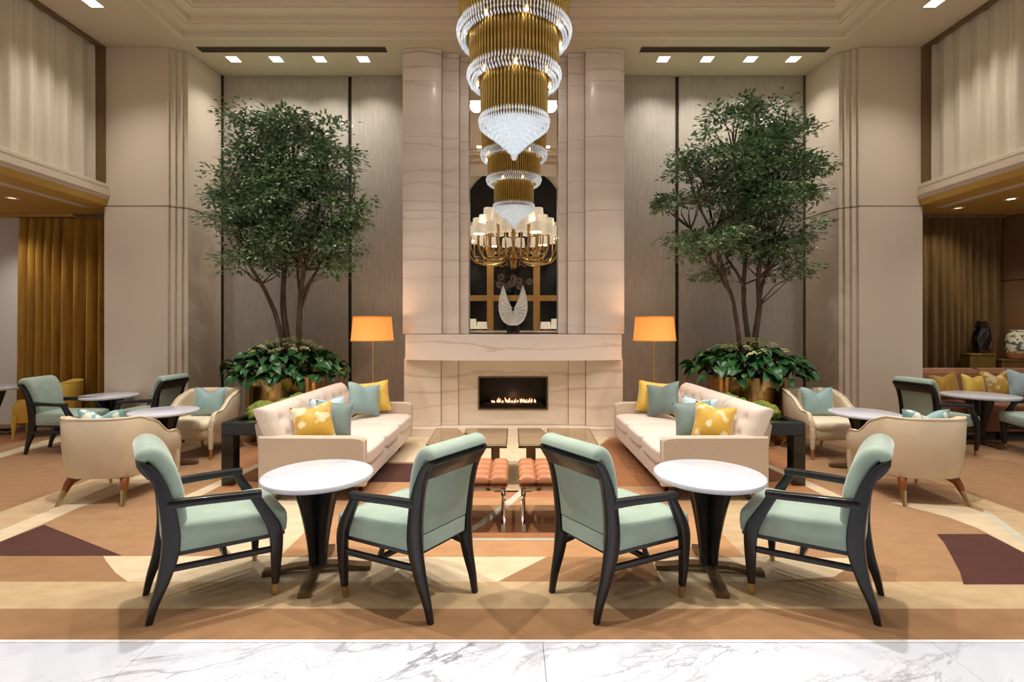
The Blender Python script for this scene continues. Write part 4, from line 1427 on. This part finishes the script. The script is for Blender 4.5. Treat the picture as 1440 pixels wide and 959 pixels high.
# ------------------------------------------------------------------ coffee tables (bronze mirrored tops)
def coffee(px, label, legs, h):
    pts = []
    for x, y in px:
        d = (EYE - h) * F / (y - 460)
        pts.append(((x - 722) / F * d, d))
    cx = sum(p[0] for p in pts) / len(pts); cy = sum(p[1] for p in pts) / len(pts)
    t = thing('coffee_table', label, 'table', (cx, cy, 0), group='bronze mirrored coffee tables')
    L = [(x - cx, y - cy) for x, y in pts]
    bm = NB(); prism(bm, L, h - .03, h)
    bmesh.ops.bevel(bm, geom=[e for e in bm.edges], offset=.004, segments=1, affect='EDGES')
    obj('table_rim', bm, 'bronze', t, False)
    bm = NB(); prism(bm, [(x * .955, y * .955) for x, y in L], h - .002, h + .003)
    obj('mirror_top', bm, 'bronze_mirror', t, False)
    for lx, ly in legs:
        bm = NB(); box(bm, lx - cx - .032, lx - cx + .032, ly - cy - .02, ly - cy + .02, 0.012, h - .03, .004, 1); obj('leg', bm, 'bronze', t)
        bm = NB(); box(bm, lx - cx - .09, lx - cx + .09, ly - cy - .07, ly - cy + .07, 0, .012, .003, 1); obj('foot_plate', bm, 'bronze', t)
    return t
coffee([(599, 624), (614, 601.5), (643, 601.5), (657, 613), (676, 622), (671, 626)], 'leftmost bronze mirrored coffee table with a slanted edge', [(-.62, 4.98), (-.50, 5.15)], .40)
coffee([(713, 626), (714.5, 602), (655, 602), (653, 609), (677, 613.5), (683, 626)], 'inner left bronze mirrored coffee table with a notched side', [(-.165, 4.82), (-.20, 5.2)], .40)
coffee([(729, 626), (728, 602), (760, 602), (768, 609), (793, 613.5), (800, 626)], 'inner right bronze mirrored coffee table with a notched side', [(.155, 4.82), (.2, 5.2)], .40)
coffee([(843, 627), (829, 602), (770, 602), (770, 608.5), (797, 613), (806, 627)], 'rightmost bronze mirrored coffee table with a slanted edge', [(.66, 4.98), (.60, 5.15)], .40)

# ------------------------------------------------------------------ leather stools on crossed chrome legs
def stool(s):
    sd = 'left' if s < 0 else 'right'
    t = thing('leather_stool', 'tufted rust leather stool on crossed chrome legs, the %s one of the pair' % sd, 'stool', (s * .30, 3.87, 0), group='rust leather stools')
    w, d, z0, z1 = .26, .26, .335, .415
    for i in range(4):
        for j in range(4):
            x0, x1 = -w + 2 * w * i / 4, -w + 2 * w * (i + 1) / 4
            y0, y1 = -d + 2 * d * j / 4, -d + 2 * d * (j + 1) / 4
            bm = NB()
            n = 6
            R = [[bm.verts.new((x0 + (x1 - x0) * a / n, y0 + (y1 - y0) * b / n,
                                z1 - .022 + .03 * (max(0, 1 - (2 * a / n - 1) ** 4) * max(0, 1 - (2 * b / n - 1) ** 4)) ** .6)) for a in range(n + 1)] for b in range(n + 1)]
            for b in range(n):
                for a in range(n):
                    bm.faces.new((R[b][a], R[b][a + 1], R[b + 1][a + 1], R[b + 1][a]))
            ed = [e for e in bm.edges if e.is_boundary]
            g = bmesh.ops.extrude_edge_only(bm, edges=ed)
            for v in g['geom']:
                if isinstance(v, bmesh.types.BMVert): v.co.z = z0 + .012
            obj('tufted_square', bm, 'rust_leather', t, True, 60)
    bm = NB(); box(bm, -w, w, -d, d, z0, z1 - .03, .012, 2); obj('cushion_body', bm, 'rust_leather', t)
    for k in range(5):
        y = -.2 + .1 * k
        bm = NB(); box(bm, -w + .03, w - .03, y - .018, y + .018, z0 - .012, z0); obj('strap', bm, 'mahogany', t, False)
    for x in (-.225, .225):
        for q in (-1, 1):
            bm = NB()
            sweep(bm, [(x, q * .235, 0, .017, .006), (x, q * .15, .07, .017, .006), (x, q * -.0, .165, .017, .006), (x, q * -.16, .25, .017, .006), (x, q * -.245, .325, .017, .006)], (1, 0, 0), 4, .3)
            obj('leg', bm, 'chrome', t)
    for y in (-.235, .235):
        bm = NB(); box(bm, -.225, .225, y - .006, y + .006, z0 - .03, z0 - .004); obj('cross_bar', bm, 'chrome', t, False)
stool(-1); stool(1)
# ------------------------------------------------------------------ floor lamps
for s in (-1, 1):
    sd = 'left' if s < 0 else 'right'
    x, y = (-1.875 if s < 0 else 1.875), 6.62
    t = thing('floor_lamp', 'brass floor lamp with a glowing amber drum shade %s of the fireplace' % sd, 'lamp', (x, y, 0))
    bm = NB(); lathe(bm, [(.14, 0), (.145, .01), (.14, .022), (.03, .03), (.016, .06)], 32); obj('lamp_base', bm, 'brass', t)
    bm = NB(); lathe(bm, [(.012, .03), (.014, .6), (.016, 1.2), (.010, 1.36), (.006, 1.62)], 12); obj('lamp_pole', bm, 'brass', t)
    bm = NB()
    lathe(bm, [(.282, 1.318), (.276, 1.322), (.248, 1.642), (.254, 1.644)], 48, cap0=False, cap1=False)
    bm2 = NB()
    shd = obj('lamp_shade', bm, 'orange_shade', t, True, 60)
    for r, z in ((.283, 1.316), (.254, 1.632)):
        bm = NB(); lathe(bm, [(r - .003, 0), (r + .002, 0), (r + .002, .012), (r - .003, .012)], 48, z0=z, cap0=False, cap1=False); obj('shade_trim', bm, 'shade_trim', shd)
    bm = NB(); lathe(bm, [(0, -.04), (.03, -.02), (.035, .01), (.015, .05), (0, .055)], 12, z0=1.47); obj('bulb', bm, 'bulb', t)
    lamp('lamp_glow', 'POINT', (0, 0, 1.60), POWER_LAMP, (1.0, .68, .36), .05, None, t)
    lamp('lamp_glow', 'POINT', (0, 0, 1.30), POWER_LAMP * .6, (1.0, .68, .36), .05, None, t)

# ------------------------------------------------------------------ gold planters, underplanting and trees
LEAF_MESHES = []
def broad_leaf_mesh(seed):
    rnd = random.Random(seed)
    bm = NB()
    n = 5
    L, Wd = rnd.uniform(.11, .155), rnd.uniform(.034, .046)
    cols = []
    for k in range(n + 1):
        t = k / n
        w = Wd * math.sin(PI * min(t * .93 + .04, 1)) ** .75 * (1.15 - .35 * t)
        zc = .035 * math.sin(PI * t * .8) - .05 * t * t
        y = L * t
        cols.append((bm.verts.new((-w, y, zc + w * .35)), bm.verts.new((0, y, zc)), bm.verts.new((w, y, zc + w * .35))))
    for a, b in zip(cols[:-1], cols[1:]):
        bm.faces.new((a[0], a[1], b[1], b[0])); bm.faces.new((a[1], a[2], b[2], b[1]))
    me = bpy.data.meshes.new('leaf')
    bm.to_mesh(me); bm.free()
    for p in me.polygons: p.use_smooth = True
    me.materials.append(M['broad_leaf'])
    return me
LEAF_MESHES = [broad_leaf_mesh(k) for k in range(5)]

def flower_mesh(seed):
    rnd = random.Random(seed)
    bm = NB()
    for k in range(22):
        a, b = rnd.uniform(0, 2 * PI), rnd.uniform(0, 1)
        c = Vector((math.cos(a) * .06 * math.sqrt(b), math.sin(a) * .06 * math.sqrt(b), .045 * (1 - b) + rnd.uniform(0, .02)))
        for q in range(4):
            e = q * PI / 2 + rnd.uniform(0, .6)
            u = Vector((math.cos(e), math.sin(e), .25)) * .017
            w = Vector((-math.sin(e), math.cos(e), 0)) * .008
            bm.faces.new([bm.verts.new(c), bm.verts.new(c + u * .6 + w), bm.verts.new(c + u), bm.verts.new(c + u * .6 - w)])
    me = bpy.data.meshes.new('flower_head')
    bm.to_mesh(me); bm.free()
    me.materials.append(M['flower'])
    return me
FLOWERS = [flower_mesh(k) for k in range(3)]

def small_leaf(bm, p, d, up, L, W):
    d = d.normalized(); sd = d.cross(up)
    if sd.length < 1e-3: sd = Vector((1, 0, 0))
    sd.normalize()
    nn = sd.cross(d)
    a = bm.verts.new(p); t = bm.verts.new(p + d * L - nn * L * .12)
    m1 = p + d * L * .45
    l = bm.verts.new(m1 + sd * W + nn * W * .35); r = bm.verts.new(m1 - sd * W + nn * W * .35); c = bm.verts.new(m1)
    bm.faces.new((a, c, l)); bm.faces.new((a, r, c)); bm.faces.new((l, c, t)); bm.faces.new((c, r, t))

def plant_group(side, cx, cy, trunks, blobs, seed, n_clusters, per):
    rnd = random.Random(seed)
    R, H = .50, .86
    pot = thing('gold_planter', 'large round polished gold planter behind the %s sofa' % side, 'planter', (cx, cy, 0))
    bm = NB(); lathe(bm, [(R - .015, 0), (R, .01), (R, H - .006), (R - .006, H), (R - .03, H), (R - .03, H - .12)], 72, cap1=False); obj('planter_wall', bm, 'gold_polish', pot, True, 35)
    bm = NB(); lathe(bm, [(R - .032, -.02), (R - .032, 0), (R * .5, .02), (0, .03)], 40, z0=H - .1); obj('soil', bm, 'soil', pot)
    # underplanting
    up = thing('leafy_underplanting', 'skirt of broad dark green leaves and cream flowers around the %s tree trunks' % side, 'plant', (cx, cy, H - .07))
    for k in range(299):
        a = rnd.uniform(0, 2 * PI)
        ring = rnd.choice((0, 1, 1, 2, 2, 2, 3, 3, 3))
        r0 = (.10, .30, .50, .64)[ring] + rnd.uniform(-.07, .08)
        z = (.34, .31, .23, .13)[ring] + rnd.uniform(-.09, .09)
        o = bpy.data.objects.new('leaf', rnd.choice(LEAF_MESHES)); COL.objects.link(o); o.parent = up
        o.location = (r0 * math.cos(a), r0 * math.sin(a) * .92, z)
        o.rotation_euler = (rnd.uniform(-.25, .50) - .10 * ring, rnd.uniform(-.6, .6), a - PI / 2 + rnd.uniform(-.8, .8))
        sc_ = rnd.uniform(1.1, 1.65)
        o.scale = (sc_, sc_, sc_)
    for k in range(46):
        a = rnd.uniform(0, 2 * PI); r0 = rnd.uniform(.08, .46)
        st = bpy.data.objects.new('flower_head', rnd.choice(FLOWERS)); COL.objects.link(st); st.parent = up
        st.location = (r0 * math.cos(a), r0 * math.sin(a), .50 - .35 * r0 * r0 / .22 * .5 + rnd.uniform(-.02, .04))
        st.rotation_euler = (-.5 * math.sin(a) * r0 * 2, .5 * math.cos(a) * r0 * 2, rnd.uniform(0, 6))
    bm = NB()
    for k in range(60):
        a = rnd.uniform(0, 2 * PI); r1 = rnd.uniform(.1, .55)
        tube(bm, [(.25 * r1 * math.cos(a), .25 * r1 * math.sin(a), -.02), (.8 * r1 * math.cos(a), .8 * r1 * math.sin(a), .16), (r1 * math.cos(a), r1 * math.sin(a), .22 - .2 * r1)], .005, 4)
    tag(obj('leaf_stalks', bm, 'broad_leaf', up), kind='stuff')
    # tree
    tr = thing('indoor_tree', 'tall multi-stemmed indoor tree with small glossy leaves, %s of the fireplace' % side, 'tree', (cx, cy, H - .08))
    off = Vector((cx, cy, H - .08))
    tips = []
    for tk in trunks:
        pts = [Vector(p) - off for p in tk[0]]
        rad = [tk[1] * (1 - .62 * i / (len(pts) - 1)) for i in range(len(pts))]
        bm = NB(); tube(bm, [tuple(p) for p in pts], rad, 10, 5)
        for v in bm.verts:
            v.co += Vector((noise.noise(v.co * 9), noise.noise(v.co * 9 + Vector((5, 0, 0))), 0)) * .006
        obj('trunk', bm, 'bark', tr)
        tips.append(pts)
    # leaf clusters fill the given ellipsoids, linked to the nearest stem by twigs
    cl = []
    tot = sum(b[3] * b[4] * b[5] for b in blobs)
    for b in blobs:
        c = Vector(b[:3]) - off
        for k in range(max(3, int(n_clusters * (b[3] * b[4] * b[5]) / tot))):
            while True:
                q = Vector((rnd.uniform(-1, 1), rnd.uniform(-1, 1), rnd.uniform(-1, 1)))
                if .25 < q.length < 1: break
            q = q * (.55 + .45 * q.length)
            cl.append(c + Vector((q.x * b[3], q.y * b[4], q.z * b[5] * .9)))
    bt = NB(); bl = NB()
    allp = [p for pts in tips for p in pts[2:]]
    for c in cl:
        near = min(allp, key=lambda p: (p - c).length + (1.2 if p.z > c.z - .05 else 0))
        mid = (near + c) / 2 + Vector((rnd.uniform(-.08, .08), rnd.uniform(-.08, .08), rnd.uniform(-.02, .1)))
        c.x = max(min(c.x, 1.08), -1.08); c.y = min(c.y, BACK - .16 - cy); mid.y = min(mid.y, c.y + .2, BACK - .1 - cy)
        tube(bt, [tuple(near), tuple(mid), tuple(c)], [.013, .008, .003], 4, 2)
        out = (c - near)
        out.z *= .4
        out = out.normalized() if out.length > .01 else Vector((0, 0, 1))
        rad = rnd.uniform(.13, .24)
        for k in range(per):
            g = lambda sg: max(-1.15, min(1.15, rnd.gauss(0, sg)))
            q = Vector((g(.5), g(.5), max(-.4, min(.4, g(.20))))) * rad
            p = c + q + out * rad * .5
            p.x = max(min(p.x, 1.2), -1.2)
            if p.y + cy > BACK - .14: p.y = BACK - .14 - cy - rnd.uniform(0, .25)
            d = (q * 2.0 + out * rad * .8 + Vector((rnd.uniform(-1, 1), rnd.uniform(-1, 1), rnd.uniform(-.9, .5))) * rad)
            up_ = Vector((rnd.uniform(-.5, .5), rnd.uniform(-.5, .5), 1))
            small_leaf(bl, p, d, up_, rnd.uniform(.055, .09), rnd.uniform(.015, .023))
    tag(obj('twigs', bt, 'bark', tr), kind='stuff')
    tag(obj('foliage', bl, 'leaf', tr, False), kind='stuff')

def w(px, py, d=6.8): return at(px, py, d)
def path(pp, d=6.8, dy=0.0):
    n = len(pp)
    return [tuple(at(px, py, d) + Vector((0, dy * i / (n - 1), 0))) for i, (px, py) in enumerate(pp)]
trunksL = [
    (path([(400, 500), (398, 475), (391, 440), (374, 400), (358, 370), (347, 325), (340, 285)], dy=-.25), .036),
    (path([(408, 500), (402, 470), (396, 430), (396, 380), (400, 320), (405, 250), (408, 175)], dy=.15), .048),
    (path([(420, 500), (421, 470), (424, 420), (430, 380), (442, 330), (455, 270), (458, 190)], dy=-.1), .042),
    (path([(424, 430), (432, 400), (444, 370), (466, 320), (485, 270)], dy=.3), .026),
    (path([(424, 425), (418, 400), (414, 370), (418, 330), (430, 280)], dy=.2), .022),
]
blobsL = []
for px, py, rx, rz in ((405, 182, 62, 34), (372, 175, 24, 18), (452, 192, 36, 34), (352, 226, 52, 38), (480, 220, 34, 24), (420, 240, 75, 50), (340, 275, 52, 32), (490, 290, 38, 34), (400, 300, 90, 42), (318, 258, 28, 22), (350, 325, 46, 30), (450, 335, 62, 38), (395, 350, 50, 32), (352, 362, 24, 18), (465, 372, 32, 18), (500, 278, 20, 18), (330, 340, 22, 26)):
    p = at(px, py, 6.8)
    k = 6.8 / F
    blobsL.append((-3.07 + (p.x + 3.07) * .93, p.y + random.uniform(-.15, .05), p.z - .10, rx * k * .92, max(.28, min(.62, rx * k)), rz * k * .92))
trunksR = [
    (path([(1042, 500), (1038, 480), (1033, 450), (1026, 420), (1014, 390), (1000, 340), (975, 290), (955, 230)], dy=-.2), .034),
    (path([(1056, 500), (1054, 480), (1049, 440), (1048, 400), (1052, 350), (1050, 290), (1035, 210)], dy=.1), .042),
    (path([(1060, 500), (1062, 470), (1066, 430), (1064, 390), (1070, 350), (1085, 280), (1095, 190)], dy=-.1), .045),
    (path([(1067, 428), (1075, 400), (1085, 380), (1100, 340), (1120, 290)], dy=.25), .024),
    (path([(1048, 408), (1040, 385), (1026, 360), (1010, 320), (1000, 260)], dy=.2), .022),
    (path([(1022, 405), (1010, 380), (1000, 358), (975, 320)], dy=.1), .017),
]
blobsR = []
for px, py, rx, rz in ((1030, 160, 32, 28), (1085, 165, 48, 30), (1075, 205, 62, 40), (1010, 168, 24, 16), (972, 222, 36, 34), (1020, 245, 60, 40), (1110, 250, 42, 44), (950, 280, 36, 24), (1060, 285, 80, 36), (925, 275, 24, 12), (950, 325, 32, 18), (1000, 335, 55, 28), (1080, 335, 58, 34), (1130, 318, 30, 20), (1000, 372, 34, 18), (1090, 372, 40, 18), (1135, 225, 20, 16)):
    p = at(px, py, 6.8)
    k = 6.8 / F
    blobsR.append((3.17 + (p.x - 3.17) * .93, p.y + random.uniform(-.15, .05), p.z - .10, rx * k * .92, max(.28, min(.62, rx * k)), rz * k * .92))
plant_group('left', -3.07, 6.76, trunksL, blobsL, 31, 300, 72)
plant_group('right', 3.17, 6.76, trunksR, blobsR, 47, 290, 70)

# ------------------------------------------------------------------ right alcove: banquette, plinths, vases, cushions
bq = thing('banquette', 'long rust velvet banquette sofa in the right alcove', 'sofa', (6.9, 6.98, 0))
bx0, bx1 = -1.19, .60
bm = NB(); box(bm, bx0, bx1, -.42, .22, .12, .36, .02, 2); obj('banquette_base', bm, 'rust_velvet', bq)
for k in range(2):
    a = bx0 + (bx1 - bx0) * k / 2; b = bx0 + (bx1 - bx0) * (k + 1) / 2
    bm = NB(); box(bm, a + .003, b - .003, -.46, .08, .36, .475, .03, 3); obj('seat_cushion', bm, 'rust_velvet', bq)
    bm = NB(); loft(bm, [[(x, y, z) for y, z in ((.0, .45), (.18, .40), (.25, .88), (.22, .915), (.15, .915), (.08, .88))] for x in (a + .003, b - .003)])
    bmesh.ops.bevel(bm, geom=list(bm.edges), offset=.025, segments=3, affect='EDGES')
    obj('back_cushion', bm, 'rust_velvet', bq)
for x in (bx0 + .1, -.4, bx1 - .1):
    bm = NB(); box(bm, x - .03, x + .03, -.36, -.30, 0, .12); obj('leg', bm, 'mahogany', bq, False)
def bpillow(px, py, dpt, w_, h_, m, lab, rz=0.0, roll=0.0, notch=0.03):
    p = at(px, py, dpt)
    pillow(p.x, p.y, .475, w_, h_, .14, rz, -.22, roll, m, lab, notch, 'pillows on the banquette')
bpillow(1329, 560, 6.88, .36, .37, 'gold_velvet', 'dark gold pillow at the left end of the rust banquette, behind the sage chair', -.15, -.12)
bpillow(1369, 560, 6.88, .34, .36, 'yellow_pillow', 'pale yellow pillow on the rust banquette, left of the patterned gold one', .1, .1)
bpillow(1404, 560, 6.94, .44, .42, 'gold_pillow', 'gold patterned pillow with a dented top on the rust banquette', -.05, -.05, .07)
bpillow(1439, 560, 6.86, .44, .42, 'sky_pillow', 'pale blue pillow on the rust banquette at the right edge', 0, .1)

def plinth(x0, x1, y0, y1, z1, lab):
    cx, cy = (x0 + x1) / 2, (y0 + y1) / 2
    t = thing('gold_plinth', lab, 'plinth', (cx, cy, 0), group='gold leaf plinths')
    bm = NB(); box(bm, x0 - cx, x1 - cx, y0 - cy, y1 - cy, .04, z1 - .03, .006, 1); obj('plinth_body', bm, 'gold_cube', t)
    bm = NB(); box(bm, x0 - cx - .008, x1 - cx + .008, y0 - cy - .008, y1 - cy + .008, z1 - .03, z1, .004, 1); obj('plinth_cap', bm, 'gold_cube', t)
    bm = NB(); box(bm, x0 - cx + .02, x1 - cx - .02, y0 - cy + .02, y1 - cy - .02, 0, .04); obj('plinth_foot', bm, 'black_frame', t, False)
plinth(6.66, 7.03, 7.25, 7.42, 1.115, 'gold plinth carrying the black vase, beside the brown curtain')
plinth(7.13, 7.50, 7.25, 7.42, 1.03, 'gold plinth carrying the patterned vase at the right edge')
# faceted black vase
v = thing('black_vase', 'faceted black vase with white marbling on a gold plinth', 'vase', (6.90, 7.335, 1.115))
bm = NB()
R = []
for r, z, a0 in ((.075, 0, 0), (.10, .04, .3), (.125, .2, .0), (.105, .36, .4), (.075, .44, .2), (.06, .465, .2)):
    R.append([(r * math.cos(a0 + 2 * PI * k / 7), r * math.sin(a0 + 2 * PI * k / 7) * .8, z) for k in range(7)])
loft(bm, R); obj('vase_body', bm, 'ceramic_black', v, False)
bm = NB(); lathe(bm, [(.058, .462), (.064, .466), (.060, .474), (.05, .47)], 14, cap0=False, cap1=False); obj('vase_lip', bm, 'ceramic_black', v)
v = thing('patterned_vase', 'green and cream patterned vase on a gold plinth, cut by the right edge', 'vase', (7.40, 7.335, 1.03))
bm = NB(); lathe(bm, [(.07, 0), (.09, .02), (.115, .12), (.118, .26), (.10, .36), (.095, .43), (.088, .43), (.09, .36)], 28, cap1=False); obj('vase_body', bm, 'ceramic_print', v)
bm = NB(); lathe(bm, [(.071, 0), (.092, .02), (.112, .09), (.117, .10), (.117, .085), (.096, .012)], 28, cap0=False, cap1=False); obj('vase_foot_band', bm, 'rust_leather', v)
